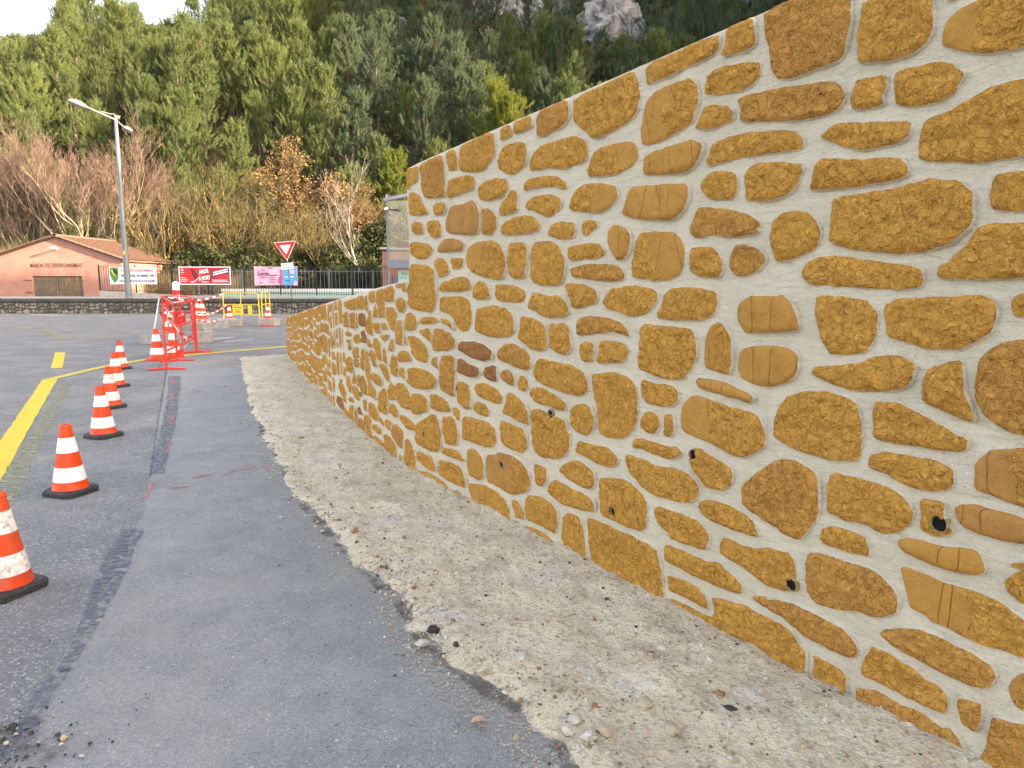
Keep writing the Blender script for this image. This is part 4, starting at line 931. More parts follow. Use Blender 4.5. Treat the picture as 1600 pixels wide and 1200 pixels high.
def stone_mesh(poly, fl, seed, h):
    """verts (s, z, outward) and faces of one stone"""
    amp = 0.0035 if h < 0.02 else 0.002
    cx_ = sum(p.x for p in poly) / len(poly); cy_ = sum(p.y for p in poly) / len(poly)
    hole = any(math.hypot(cx_ - a, cy_ - b) < .5 for a, b, r in HOLES) and h < .03
    if hole: h = min(h, 0.011)
    rim = ragged(poly, h * 1.25, amp, seed)
    x0 = min(p.x for p in rim); x1 = max(p.x for p in rim); y0 = min(p.y for p in rim); y1 = max(p.y for p in rim)
    pts = list(rim); m = len(rim)
    rr = random.Random(seed)
    ins = []
    y = y0 + h * 0.6
    while y < y1:
        x = x0 + h * 0.6
        while x < x1:
            p = Vector((x + rr.uniform(-.3, .3) * h, y + rr.uniform(-.3, .3) * h))
            if pip(rim, p.x, p.y):
                if dseg(rim, p) > h * 0.55: ins.append(p)
            x += h
        y += h
    pts += ins
    V, E, F, ov, *_ = delaunay_2d_cdt(pts, [(i, (i + 1) % m) for i in range(m)], [], 1, 1e-7)
    sp = 's' in fl; pp = 'p' in fl
    ax = rr.uniform(-0.5, 0.5); off = rr.uniform(0.2, 0.5); side = 1 if rr.random() < 0.6 else -1
    cx = (x0 + x1) / 2; wdt = max(x1 - x0, 0.05)
    verts = []; sm = []
    base = (0.017 if h < 0.03 else 0.007) + rr.uniform(-0.003, 0.006)
    for p in V:
        d = min(dseg(rim, p), 0.05)
        k = 1.0; ridge = 0.0
        u = ((p.x - cx) + ax * (p.y - (y0 + y1) / 2)) / wdt * side + 0.12 * fbm(p.x * 9, p.y * 9, seed, 2)
        if sp: k = 0.12; ridge = 0.006 * (u > -0.18) + 0.006 * (u > 0.2)
        elif pp: k = 0.12 + 0.88 * sstep(-0.02, 0.08, u + off - 0.30); ridge = -0.006 * (1 - sstep(-0.02, 0.03, u + off - 0.30))
        r1 = fbm(p.x * 13, p.y * 15, seed * 0.37, 4) * 0.0130
        r2 = abs(fbm(p.x * 34, p.y * 40, seed * 0.11 + 4, 3)) * 0.0125
        r3 = fbm(p.x * 75, p.y * 75, seed + 2, 2) * 0.0040
        o = base + (r1 + r2 + r3) * k + ridge
        o = max(0.006, o * (0.62 + 0.38 * sstep(0.0, 0.015, d)))
        verts.append((p.x, p.y, o)); sm.append(k < 0.5)
    nv = len(verts)
    faces = [tuple(q) for q in F]
    # side skirt down into the mortar (boundary edges found from the faces)
    ec = {}
    for q in faces:
        for i in range(len(q)):
            a, b = q[i], q[(i + 1) % len(q)]
            ec[(a, b)] = 1
    bd = [(a, b) for (a, b) in ec if (b, a) not in ec]
    mp = {}
    for a, b in bd:
        for i in (a, b):
            if i not in mp:
                mp[i] = len(verts)
                verts.append((verts[i][0], verts[i][1], -0.003))
                sm.append(sm[i])
    # the foot of the side spreads a little, as trowelled mortar does
    nb = {}
    for a, b in bd: nb.setdefault(a, []).append(b); nb.setdefault(b, []).append(a)
    for i, j in mp.items():
        if len(nb[i]) < 2: continue
        p = Vector(verts[i][:2]); t = Vector(verts[nb[i][0]][:2]) - Vector(verts[nb[i][1]][:2])
        if t.length < 1e-9: continue
        nn = Vector((t.y, -t.x)).normalized()
        if pip(rim, p.x + nn.x * 0.002, p.y + nn.y * 0.002): nn = -nn
        sp_ = 0.006 + 0.004 * fbm(p.x * 30, p.y * 30, seed, 2)
        verts[j] = (p.x + nn.x * sp_, p.y + nn.y * sp_, -0.003)
    skirt = [(b, a, mp[a], mp[b]) for a, b in bd]
    if hole:
        def clear(q):
            x = sum(verts[i][0] for i in q) / len(q); y = sum(verts[i][1] for i in q) / len(q)
            return all(math.hypot(x - a, y - b) > r * (1.0 + .12 * fbm(x * 60, y * 60, 1, 2)) for a, b, r in HOLES)
        faces = [q for q in faces if clear(q)]
    fm = [1 if all(sm[i] for i in q) else 0 for q in faces] + [2] * len(skirt)
    return verts, faces + skirt, fm
def put_stone(poly, fl, seed, h, mb=None):
    v, f, fm = stone_mesh(poly, fl, seed, h)
    cs = sum(p.x for p in poly) / len(poly); cz = sum(p.y for p in poly) / len(poly)
    c = W(cs, cz, 0)
    # keep the bottom course in the ground and the top course under the coping edge
    P3 = [W(a, b, o) for a, b, o in v]
    kb = fl.count('b')
    mats = [M['stone_dark'] if kb > 1 else M['stone_brown'] if kb else M['stone'], M['stone_sb'] if kb else M['stone_s'], M['mortar']]
    if wnor(cs).dot(Vector((-1, -0.3))) > 0:   # outward winding
        nrm = (P3[f[0][1]] - P3[f[0][0]]).cross(P3[f[0][2]] - P3[f[0][0]])
        if nrm.dot(W(cs, cz, 1) - W(cs, cz, 0)) < 0: f = [tuple(reversed(q)) for q in f]
    if mb is not None:
        mb.add([p - WO for p in P3], f, 0); return None
    me = raw_mesh("stone", [p - c for p in P3], f, mats, True, fm)
    smooth_by_angle(me, 48)
    o = link("stone", me, wall, c - WO)
    return o
TR = []
for i, ln in enumerate(STONES.strip().splitlines()):
    w = ln.split()
    poly = [Vector((int(a.split(',')[0]) / 1000, int(a.split(',')[1]) / 1000)) for a in w[1:]]
    TR.append((w[0], poly))
def poly_area(p): return abs(sum(p[i].x * p[(i + 1) % len(p)].y - p[(i + 1) % len(p)].x * p[i].y for i in range(len(p)))) / 2
for i, (fl, poly) in enumerate(TR):
    sm = sum(p.x for p in poly) / len(poly)
    h = 0.0125 if sm > 11.2 else 0.0165 if sm > 9.4 else 0.026
    put_stone(poly, fl, i + 1, h)
# stones of the far, low end and of the stretch past the camera: same sizes, laid in broken courses
def split(rect, rr, amax, out):
    x0, y0, x1, y1 = rect
    w, h = x1 - x0, y1 - y0
    if w * h < amax * rr.uniform(0.6, 1.5) and w < 0.55 and h < 0.30 or (w < 0.16 and h < 0.14):
        out.append(rect); return
    if w > h * 1.5 or (w > h and rr.random() < 0.5):
        c = x0 + w * rr.uniform(0.36, 0.64); split((x0, y0, c, y1), rr, amax, out); split((c, y0, x1, y1), rr, amax, out)
    else:
        c = y0 + h * rr.uniform(0.36, 0.64); split((x0, y0, x1, c), rr, amax, out); split((x0, c, x1, y1), rr, amax, out)
def irregular(rect, rr, topf):
    x0, y0, x1, y1 = rect
    gp = 0.015
    gx = 0.023 if x0 < 8 else 0.018
    x0 += gx; x1 -= gx; y0 += gp; y1 -= gp
    w, h = x1 - x0, y1 - y0
    pts = []
    for (u, v) in ((0.12, 0), (0.5, 0), (0.88, 0), (1, 0.2), (1, 0.75), (0.85, 1), (0.5, 1), (0.15, 1), (0, 0.8), (0, 0.25)):
        uu = min(1, max(0, u + rr.uniform(-.10, .10))); vv = min(1, max(0, v + rr.uniform(-.12, .12)))
        x = x0 + uu * w; y = y0 + vv * h + 0.02 * math.sin(x * 5)
        pts.append(Vector((x, min(y, topf(x) - 0.004))))
    return pts
rr = random.Random(21)
gen = []
for (a, b, topf, am) in ((0.02, 7.2, top_low, 0.050), (13.2, WL - 0.05, top_high, 0.075)):
    out = []
    split((a, -0.06, b, 1.0), rr, am / max(topf(a), 1.0), out)
    for (x0, y0, x1, y1) in out:
        t = topf((x0 + x1) / 2)
        rc = (x0, y0 * t, x1, (y1 * t) + (0.016 if y1 > 0.995 else 0))
        gen.append((irregular(rc, rr, topf), topf))
boxes = [(min(p.x for p in q), min(p.y for p in q), max(p.x for p in q), max(p.y for p in q), q) for _, q in TR]
keep = []
for q, tf in gen:
    bad = False
    for (x0, y0, x1, y1, tq) in boxes:
        if max(p.x for p in q) < x0 - .02 or min(p.x for p in q) > x1 + .02 or max(p.y for p in q) < y0 - .02 or min(p.y for p in q) > y1 + .02: continue
        if any(pip(tq, p.x, p.y) or dseg(tq, p) < 0.018 for p in q) or any(pip(q, p.x, p.y) for p in tq): bad = True; break
    if not bad and poly_area(q) > 0.004: keep.append(q)
keep.sort(key=lambda q: -sum(p.x for p in q) / len(q))
left = [q for q in keep if q[0].x < 8]; right = [q for q in keep if q[0].x > 8]
small = MB()
for i, q in enumerate(left):
    fl = 'b' if rr.random() < 0.30 else '-'
    if i < 300 - len(TR) - min(len(right), 22): put_stone(q, fl, 500 + i, 0.035)
    else: put_stone(q, fl, 500 + i, 0.045, small)
for i, q in enumerate(right):
    put_stone(q, 'b' if rr.random() < 0.2 else '-', 900 + i, 0.04) if i < 22 else put_stone(q, '-', 900 + i, 0.05, small)
o = small.build("small_stones", M['stone'], wall); tag(o, kind="stuff")

# weep holes: pipe ends let into the face
for (s, z, r) in HOLES:
    n = wnor(s); c = W(s, z, 0)
    qd = Vector((n.x, n.y, 0)).to_track_quat('Z', 'Y').to_matrix().to_4x4()
    mb = MB()
    prof = [(r * .96, 0.004), (r * .98, 0.016), (r * 1.06, 0.022), (r * 1.16, 0.015), (r * 1.22, 0.002), (r * 1.24, -0.02)]
    mb.lathe(prof, 16, close=False)
    mb.lathe([(r * .955, 0.012), (r * 0.95, -0.02)], 16, m=1, close=False)
    mb.lathe([(r * .96, 0.0075), (0.0005, 0.0070)], 16, m=1, close=False)  # black disc paints the darkness of a deeper hole
    mb.v = [tuple(qd @ Vector((p[0] * (1 + .10 * fbm(p[0] * 70, p[1] * 70, s, 2)), p[1] * (1 + .10 * fbm(p[0] * 70, p[1] * 70, s + 5, 2)), p[2]))) for p in mb.v]
    o = mb.build("weep_hole", [M['pipe'], M['hole']], wall, smooth=True, loc=c - WO)
# ------------------------------------------------------------------ gravel strip and loose stones
def grav_w(s):
    return float(np.interp(s, [e[0] for e in GE], [e[1] for e in GE]))
GE = sorted([(e[0] + 0.0005 * i, e[1]) for i, e in enumerate(GRAV_EDGE[1:])])
def wext(s):
    """wall line carried on past its far end"""
    if s >= 0: return wpos(s), wnor(s)
    t = (wpos(0.0) - wpos(0.3)).normalized()
    return wpos(0.0) + t * (-s), wnor(0.2)
def grav_h(s, t, x, y):
    h = 0.030 + 0.020 * (1 - t) ** 2
    h += 0.022 * fbm(x * 1.7, y * 1.7, 2.0, 3) + 0.012 * fbm(x * 6, y * 6, 8.0, 5) + 0.005 * abs(fbm(x * 17, y * 17, 4.0, 3)) + 0.004 * fbm(x * 40, y * 40, 1.0, 2)
    h -= 0.085 * sstep(0.90, 1.20, t)
    h -= 0.06 * sstep(-0.2, -1.0, s)
    return h
def grav_pt(s, d, W_):
    p, n = wext(s)
    q = p + n * d
    return q, grav_h(s, d / W_, q.x, q.y)
ss = frange(-1.1, 6.0, 120) + frange(6.0, 10.0, 130)[1:] + frange(10.0, WL, 420)[1:]
NT = 110
v = []; 
for s in ss:
    w_ = grav_w(s) * (1 + 0.05 * fbm(s * 1.3, 0, 7, 3)) + 0.03 * fbm(s * 6, 3, 1, 3)
    for k in range(NT + 1):
        d = -0.03 + (w_ * 1.20 + 0.03) * k / NT
        q, h = grav_pt(s, d, w_)
        v.append((q.x, q.y, h))
m = NT + 1
f = [(i * m + k, (i + 1) * m + k, (i + 1) * m + k + 1, i * m + k + 1) for i in range(len(ss) - 1) for k in range(NT)]
me = raw_mesh("gravel_strip", v, f, M['gravel'], True)
tag(link("gravel_strip", me), kind='structure')

def ico(sub=1):
    bm = bmesh.new(); bmesh.ops.create_icosphere(bm, subdivisions=sub, radius=1.0)
    bm.verts.index_update()
    v = np.array([q.co[:] for q in bm.verts]); f = np.array([[x.index for x in q.verts] for q in bm.faces]); bm.free()
    return v, f
IV, IF = ico(1)
def scatter_pebbles(name, spots, mats, lo=0.003, hi=0.012):
    """spots: (x, y, z, r, material index); angular pebbles joined as one mesh"""
    tri = []; fm = []
    for (x, y, z, r, mi) in spots:
        v = IV * NR.uniform(0.62, 1.15, (len(IV), 1)) * np.array([1.0, NR.uniform(.6, 1), NR.uniform(.45, .85)]) * r
        a = NR.uniform(0, 6.28); c, s_ = math.cos(a), math.sin(a)
        v = v @ np.array([[c, s_, 0], [-s_, c, 0], [0, 0, 1]]) + np.array([x, y, z])
        tri.append(v[IF]); fm += [mi] * len(IF)
    me = tri_mesh(name, np.concatenate(tri), mats, np.array(fm))
    o = link(name, me); tag(o, kind='stuff')
    return o
spots = []
for i in range(5600):
    s = 14.2 - abs(R.gauss(0, 1)) * 4.2 if R.random() < 0.85 else R.uniform(-0.5, 14)
    if s < -0.6: continue
    w_ = grav_w(s)
    u = R.random()
    t = R.gauss(0.97, 0.08) if u < 0.42 else R.uniform(0.0, 1.0)
    if t > 1.3 or t < 0.01: continue
    q, h = grav_pt(s, t * w_, w_)
    r = min(0.019, 0.0036 * math.exp(abs(R.gauss(0, 0.60))))
    mi = R.choices([0, 1, 2, 3], [4, 5, 2, 0.7])[0]
    spots.append((q.x, q.y, max(h, 0.005) + r * 0.25, r, mi))
for i in range(1500):       # strays on the asphalt
    s = R.uniform(6, 14.5); w_ = grav_w(s); d = w_ * 1.04 + abs(R.gauss(0, 0.22 if i > 420 else 0.5))
    p, n = wext(s); q = p + n * d
    r = 0.002 * math.exp(abs(R.gauss(0, 0.5)))
    spots.append((q.x, q.y, 0.006 + r * 0.3, r, R.choices([0, 1, 3], [4, 3, 2])[0]))
scatter_pebbles("gravel_pebbles", spots, [M['peb_w'], M['peb_t'], M['peb_b'], M['peb_d']])
spots = []
for i in range(520):       # crumbs of broken asphalt at the near edge
    x = R.gauss(-1.72, 0.17); y = R.gauss(1.98, 0.14)
    r = 0.0035 * math.exp(abs(R.gauss(0, 0.6)))
    spots.append((x, y, 0.010 + r * 0.3, r, R.choices([3, 1, 0], [7, 1, 1])[0]))
for i in range(70):
    x = R.uniform(-3.4, -0.4); y = R.uniform(2.0, 6.5)
    spots.append((x, y, 0.006, 0.003 * math.exp(abs(R.gauss(0, 0.5))), R.choices([3, 0], [3, 2])[0]))
scatter_pebbles("asphalt_crumbs", spots, [M['peb_w'], M['peb_t'], M['peb_b'], M['peb_d']])
IV2, IF2 = ico(2)
for i, (x, y, r, k) in enumerate(BIG_STONES):
    rr = random.Random(i)
    v = [(p[0] * r * (1 + .75 * fbm(p[0] * 1.1 + i, p[1] * 1.1, p[2] * 1.1, 2)), p[1] * r * .78 * (1 + .75 * fbm(p[0] * 1.1, p[1] * 1.1 + i, p[2], 2)), p[2] * r * .58) for p in IV2]
    o = link("loose_stone", raw_mesh("loose_stone", v, [tuple(q) for q in IF2], M['peb_' + k]))
    o.rotation_euler = (rr.uniform(-.3, .3), rr.uniform(-.3, .3), rr.uniform(0, 6.28)); o.location = (x, y, 0.028 + r * 0.2)
    tag(o, "small loose stone lying by the wall on the sandy strip or its edge", "stone", "loose stones along the sandy strip")

# ------------------------------------------------------------------ traffic cones
def make_cone(name, h, dirty, label, group, tall=False, faded=False):
    t = empty(name); tag(t, label, "traffic cone", group)
    k = h / 0.5
    body, band = (M['orange_d'], M['band_d']) if dirty else (M['orange'], M['band'])
    b = 0.036 * k if not tall else 0.026 * k
    w = (0.140 if not tall else 0.155) * k
    ch = 0.036 * k
    mb = MB()
    def ring(w_, z): return [(-w_ + ch, -w_, z), (w_ - ch, -w_, z), (w_, -w_ + ch, z), (w_, w_ - ch, z), (w_ - ch, w_, z), (-w_ + ch, w_, z), (-w_, w_ - ch, z), (-w_, -w_ + ch, z)]
    rings = [ring(w, 0.001), ring(w, b * 0.72), ring(w * 0.94, b), ring(0.128 * k, b * 1.12)]
    v = [p for r_ in rings for p in r_]
    f = [tuple(range(7, -1, -1))]
    for i in range(3):
        for j in range(8): f.append((i * 8 + j, i * 8 + (j + 1) % 8, (i + 1) * 8 + (j + 1) % 8, (i + 1) * 8 + j))
    f.append(tuple(24 + j for j in range(8)))
    mb.add(v, f)
    mb.build("base", body if tall else M['rubber'], t)
    r0, r1 = 0.118 * k, 0.033 * k
    z0, z1 = b * 0.9, h
    rad_ = lambda u: r1 + (r0 - r1) * (1 - u)          # u: 0 foot, 1 tip
    zz = lambda u: z0 + (z1 - z0) * u
    mb = MB()
    mb.lathe([(r0 * 1.07, z0), (r0 * 1.0, zz(0.02))] + [(rad_(u), zz(u)) for u in (0.14, 0.36, 0.58, 0.81, 0.955)] +
             [(rad_(0.96) * 1.12, zz(0.962)), (rad_(0.98) * 1.13, zz(0.985)), (rad_(1) * 0.95, zz(1.0)), (rad_(1) * 0.72, zz(1.0)), (rad_(1) * 0.66, zz(0.93)), (0.001, zz(0.92))], 28, close=False)
    mb.build("body", body, t, True)
    for (a, c) in ((0.14, 0.36), (0.58, 0.81)):
        mb = MB(); e = 0.0018 * k
        mb.lathe([(rad_(a) - .001, zz(a)), (rad_(a) + e, zz(a) + .001), (rad_(c) + e, zz(c) - .001), (rad_(c) - .001, zz(c))], 28, close=False)
        mb.build("reflective_band", band, t, True)
    return t
def dup(root, loc, rz=0.0, label=None, group=None):
    r = root.copy(); COL.objects.link(r); r.location = loc; r.rotation_euler = (0, 0, rz)
    if label: r["label"] = label
    if group: r["group"] = group
    for ch in list(root.children):
        c = ch.copy(); COL.objects.link(c); c.parent = r
        for g_ in ch.children:
            d = g_.copy(); COL.objects.link(d); d.parent = c
    return r
GC = "traffic cones along the roadworks"
clean = make_cone("traffic_cone", 0.495, False, "clean orange cone on black base, second nearest along the yellow line", GC)
clean.location = (-3.16, 4.93, 0.004); clean.rotation_euler = (0, 0, rad(-18))
dup(clean, (-3.99, 6.80, 0.004), rad(-24), "clean orange cone on black base, third nearest, in front of a grimy one")
dup(clean, (-5.69, 10.12, 0.004), rad(-28), "clean orange cone on black base between two grimy cones far along the row")
dirty = make_cone("traffic_cone", 0.495, True, "grimy orange cone nearest the camera, its white bands scuffed grey", GC)
dirty.location = (-2.475, 3.30, 0.004); dirty.rotation_euler = (0, 0, rad(-20))
dup(dirty, (-4.81, 8.40, 0.004), rad(-30), "grimy cone half hidden behind a cleaner cone in the row")
dup(dirty, (-6.77, 12.22, 0.004), rad(-26), "grimy cone farthest along the row before the red barriers")
tall = make_cone("traffic_cone", 0.60, False, "taller cone with an orange base beside the front foot of the red barriers", GC, True)
tall.location = (-6.86, 13.68, 0.004); tall.rotation_euler = (0, 0, rad(12))
dup(tall, (-6.72, 14.05, 0.004), rad(30), "orange-based cone tucked directly behind the taller cone by the red barriers")
dup(tall, (-10.42, 24.0, 0.27), rad(10), "orange-based cone standing on a kerb block behind the red barriers")
dup(tall, (-10.76, 24.4, 0.27), rad(40), "cone partly hidden behind another cone on the kerb blocks")
dup(tall, (-8.75, 18.1, 0.26), rad(10), "cone standing inside the ring of red barriers")
small_c = make_cone("traffic_cone", 0.47, False, "small cone on a grey block in front of the yellow barrier", GC, True)
small_c.location = (-9.63, 24.3, 0.25)
dup(small_c, (-8.38, 24.5, 0.25), rad(25), "small cone on a grey block to the right of the yellow barrier")
pk = make_cone("traffic_cone", 0.495, True, "dusty cone with only its faded pink base corner showing at the picture edge", GC, True)
pk.location = (-2.36, 2.62, 0.004); pk.rotation_euler = (0, 0, rad(28))
M['pinkdust'] = plain("faded_pink_rubber_mat", (0.40, 0.20, 0.165), 0.85, 0.15, 12)
for ch in pk.children:
    if ch.name.startswith("base"): ch.data.materials[0] = M['pinkdust']

# ------------------------------------------------------------------ barriers
def barrier(name, P, Q, h, mat, label, group, plates=((0.5, 0.24),), platemat=None, feet=True, rails=(0.62, 0.30), lettering=False):
    P = Vector((*P, 0)); Q = Vector((*Q, 0)); d = Q - P; L = d.length
    t = empty(name, P, math.atan2(d.y, d.x)); tag(t, label, "barrier", group)
    r = 0.018; z0 = 0.02; rc = 0.11
    pts = [(0, 0, z0), (0, 0, h - rc)] + [(rc - rc * math.cos(a), 0, h - rc + rc * math.sin(a)) for a in (0.4, 0.8, 1.2)] + [(rc, 0, h)]
    pts += [(L - x, 0, z) for (x, y, z) in reversed(pts)]
    mb = MB(); mb.tube(pts, r, 8); mb.build("frame", mat, t, True)
    for z in rails:
        mb = MB(); mb.tube([(0, 0, h * z), (L, 0, h * z)], 0.016, 6); mb.build("rail", mat, t, True)
    mb = MB(); mb.tube([(L / 2, 0, h * 0.02 + 0.02), (L / 2, 0, h - 0.005)], 0.014, 6); mb.build("middle_post", mat, t, True)
    for i, (u, w) in enumerate(plates):
        mb = MB(); z = h * (rails[0] + rails[1]) / 2
        mb.box((u * L, -0.028, z), (w, 0.006, h * 0.28))
        pl = mb.build("plate", platemat or M['redplate'], t)
        if lettering and w > 0.25:
            m2 = MB()
            for k, (a, b, zz) in enumerate(((-.32, -.1, .30), (-.05, .12, .27), (.18, .34, .30), (-.3, .3, -.02), (-.22, .18, -.18), (-.3, .26, -.3))):
                m2.box((u * L + (a + b) / 2 * w, -0.0325, z + zz * h * .28), ((b - a) * w, 0.002, 0.016 if k > 2 else 0.03))
            m2.build("print", M['blacktxt'], pl)
    if feet:
        for x in (0.0, L):
            mb = MB(); mb.tube([(x, -0.30, 0.018), (x, 0, 0.032), (x, 0.30, 0.018)], 0.018, 6); mb.build("foot", mat, t, True)
    return t
GB = "red tubular barriers around the excavation"
barrier("tubular_barrier", (-5.90, 12.05), (-6.66, 14.98), 1.10, M['red'], "red tubular barrier panel nearest the camera, on the wall side of the ring", GB, ((0.86, 0.3),))
barrier("tubular_barrier", (-6.34, 13.38), (-9.30, 19.0), 1.10, M['red'], "red tubular barrier panel on the road side of the ring, running away", GB, ((0.2, 0.3), (0.93, 0.35)))
barrier("tubular_barrier", (-9.30, 19.2), (-8.50, 18.9), 1.12, M['red'], "red tubular barrier panel closing the far side of the ring", GB, ((0.55, 0.42),))
barrier("tubular_barrier", (-6.74, 15.1), (-8.40, 18.7), 1.10, M['red'], "red tubular barrier panel farther back on the wall side of the ring", GB, ((0.08, 0.3),))
GY = "yellow tubular barriers by the kerb blocks"
barrier("tubular_barrier", (-10.38, 25.7), (-8.93, 25.2), 1.10, M['yel_b'], "yellow tubular barrier with two printed plates, front panel", GY, ((0.42, 0.46), (0.76, 0.16)), M['yel_b'], False, lettering=True)
barrier("tubular_barrier", (-8.86, 25.3), (-9.12, 26.9), 1.12, M['yel_b'], "yellow tubular barrier seen end on, folded behind the front panel", GY, (), None, False)
barrier("tubular_barrier", (-10.42, 25.8), (-10.95, 27.1), 1.08, M['yel_b'], "yellow tubular barrier at the left end with a red plate", GY, ((0.4, 0.6),), M['redplate'], False)

# striped warning tape
def tape(pts, label, w=0.05):
    P = [Vector(p) for p in pts]; out = []
    for i in range(len(P) - 1):
        n = max(2, int((P[i + 1] - P[i]).length / 0.24))
        for k in range(n): 
            q = P[i].lerp(P[i + 1], k / n); q.z -= 0.10 * math.sin(math.pi * k / n) * (P[i + 1] - P[i]).length * 0.25
            out.append(q)
    out.append(P[-1]); v = []; f = []; fm = []
    for i, p in enumerate(out):
        a = 0.5 * fbm(i * 0.21, p.x, p.y, 2) * 3
        up = Vector((math.sin(a) * .5, math.sin(a) * .3, math.cos(a))).normalized() * w / 2
        v += [p - up, p + up]
    for i in range(len(out) - 1):
        f.append((2 * i, 2 * i + 2, 2 * i + 3, 2 * i + 1)); fm.append((i // 2) % 2)
    o = link("warning_tape", raw_mesh("warning_tape", v, f, [M['redplate'], M['white']], True, fm))
    tag(o, label, "tape", "striped warning tapes of the roadworks")
tape([(-5.92, 12.0, .95), (-6.66, 14.9, .93), (-8.4, 18.7, 1.0), (-9.3, 19.1, .95), (-7.9, 16.3, .88), (-6.35, 13.4, 1.0), (-5.9, 12.0, .72)], "red and white tape wound round the tops of the red barriers")
tape([(-6.35, 13.35, .68), (-6.05, 12.75, .72), (-6.5, 14.2, .38), (-6.7, 15.0, .42), (-6.25, 13.2, .18)], "red and white tape slack across the front red barriers")
tape([(-6.36, 13.33, .66), (-6.58, 13.5, .30), (-6.42, 12.85, .02), (-6.2, 12.4, .015)], "end of red and white tape trailing down to the road")
tape([(-9.28, 19.0, 1.12), (-10.4, 25.7, 1.06)], "upper red and white tape stretched from the red barriers to the yellow one")
tape([(-8.42, 18.7, .72), (-10.2, 25.6, .70)], "lower red and white tape stretched to the yellow barrier")
tape([(-8.5, 18.8, .55), (-10.1, 25.6, .34)], "slack low red and white tape behind the cones")

# kerb blocks
GK = "grey kerb blocks of the roadworks"
def block(x, y, L, w, h, rz, label, z=0.0):
    mb = MB(); mb.box((0, 0, h / 2), (L, w, h), bev=0.018)
    o = mb.build("kerb_block", M['concrete'], None); o.location = (x, y, z + 0.002); o.rotation_euler = (0, 0, rz)
    tag(o, label, "kerb block", GK)
for i, (x, y, L, w, h, rz) in enumerate(((-8.85, 18.0, .55, .35, .28, .1), (-8.5, 17.4, .9, .35, .27, .12), (-7.75, 17.6, .6, .35, .27, .1), (-8.15, 18.4, .6, .4, .44, -.1), (-8.75, 17.3, .5, .35, .22, .0))):
    block(x, y, L, w, h, rz, "grey kerb block behind the red barriers, " + ("left end, under the pale blue sign", "long one across the middle", "right end, by the wall side panel", "tall one standing behind the others", "low one lying in front at the left")[i])
for i, (x, y, L, w, h, rz) in enumerate(((-9.65, 22.9, .95, .4, .27, .1), (-10.5, 23.8, .9, .5, .27, .15), (-9.55, 23.5, .3, .5, .27, .3), (-9.55, 24.2, .26, .5, .27, .3), (-10.0, 24.3, .30, .5, .28, .25))):
    block(x, y, L, w, h, rz, "grey kerb block in the row, " + ("long near one in front of two cones", "one carrying the two cones", "first small upright one after the cones", "second small upright one after the cones", "small one at the back")[i])
block(-9.85, 24.3, .34, .5, .27, .2, "upright grey kerb block at the foot of the yellow barrier")
block(-9.42, 24.1, .52, .45, .25, .12, "grey kerb block under the cone before the yellow barrier")
block(-8.35, 24.4, .62, .5, .25, -.05, "separate grey kerb block with a red base, right of the yellow barrier")
mb = MB(); mb.box((0, 0, 0.02), (.52, .12, .04), bev=.008)
o = mb.build("red_base", M['redplate'], None); o.location = (-8.3, 24.08, 0.002); tag(o, "flat red plastic base lying against the separate grey block", "base")

# temporary warning sign seen edge on
t = empty("road_sign", (-8.72, 17.15, 0), rad(-63)); tag(t, "pale blue warning sign on legs seen edge on beside the barriers", "road sign")
mb = MB()
Mx = Matrix.Rotation(rad(-12), 4, 'X')
tri = [(-0.45, 0.32), (0.45, 0.32), (0.0, 1.12)]
v = [Mx @ Vector((x, y, z)) for y in (-.012, .012) for x, z in tri]
mb.add(v, [(0, 1, 2), (5, 4, 3), (0, 3, 4, 1), (1, 4, 5, 2), (2, 5, 3, 0)])
M['paleblue'] = plain("pale_blue_metal_mat", (0.42, 0.60, 0.68), 0.4, 0.1, 5, 0.5)
mb.build("panel", M['paleblue'], t)
for x in (-.33, .33):
    mb = MB(); mb.tube([Mx @ Vector((x, 0.02, .34)), Mx @ Vector((x, 0.02, 0.0))], .014, 6); mb.build("leg", M['galv'], t)
mb = MB(); mb.tube([Mx @ Vector((0, .02, .9)), (0, 0.75, 0.01)], .014, 6); mb.build("leg", M['galv'], t)
# ------------------------------------------------------------------ parapet, bollard, lamp
par = empty("parapet_wall", (-17, 33.95, 0)); tag(par, "low grey rubble stone parapet with dark coping along the far side of the road", "wall")
mb = MB(); mb.box((-4, 0.17, 0.25), (60, 0.30, 0.62)); mb.build("core", M['concrete_d'], par)
x = -34.0
while x < 26:
    L = R.uniform(1.7, 2.6); mb = MB(); mb.box((x + L / 2, 0.15, 0.625), (L - 0.015, 0.44, 0.15), bev=0.02, rz=R.uniform(-.004, .004))
    mb.build("coping_stone", M['concrete_d'], par); x += L
out = []; rr = random.Random(5)
split((-34, -0.03, 26, 0.52), rr, 0.075, out)
mb = MB()
for (x0, y0, x1, y1) in out:
    g_ = rr.uniform(.008, .02); p = rr.uniform(0.012, 0.06)
    ww, hh_ = x1 - x0, y1 - y0
    a = [(x0 + g_ + rr.uniform(.05, .35) * ww, y0 + g_ + rr.uniform(0, .12) * hh_), (x1 - g_ - rr.uniform(.0, .3) * ww, y0 + g_ + rr.uniform(0, .25) * hh_), (x1 - g_, y1 - g_ - rr.uniform(.1, .5) * hh_), (x1 - g_ - rr.uniform(.05, .4) * ww, y1 - g_ - rr.uniform(0, .1) * hh_), (x0 + g_ + rr.uniform(.05, .35) * ww, y1 - g_ - rr.uniform(0, .25) * hh_), (x0 + g_, y0 + rr.uniform(.2, .7) * hh_)]
    mb.add([(u, 0.02, w) for u, w in a] + [(u * .86 + .14 * (x0 + x1) / 2, 0.02 - p, w * .86 + .14 * (y0 + y1) / 2) for u, w in a],
           [(6, 7, 8, 9, 10, 11)] + [(i, (i + 1) % 6, (i + 1) % 6 + 6, i + 6) for i in range(6)])
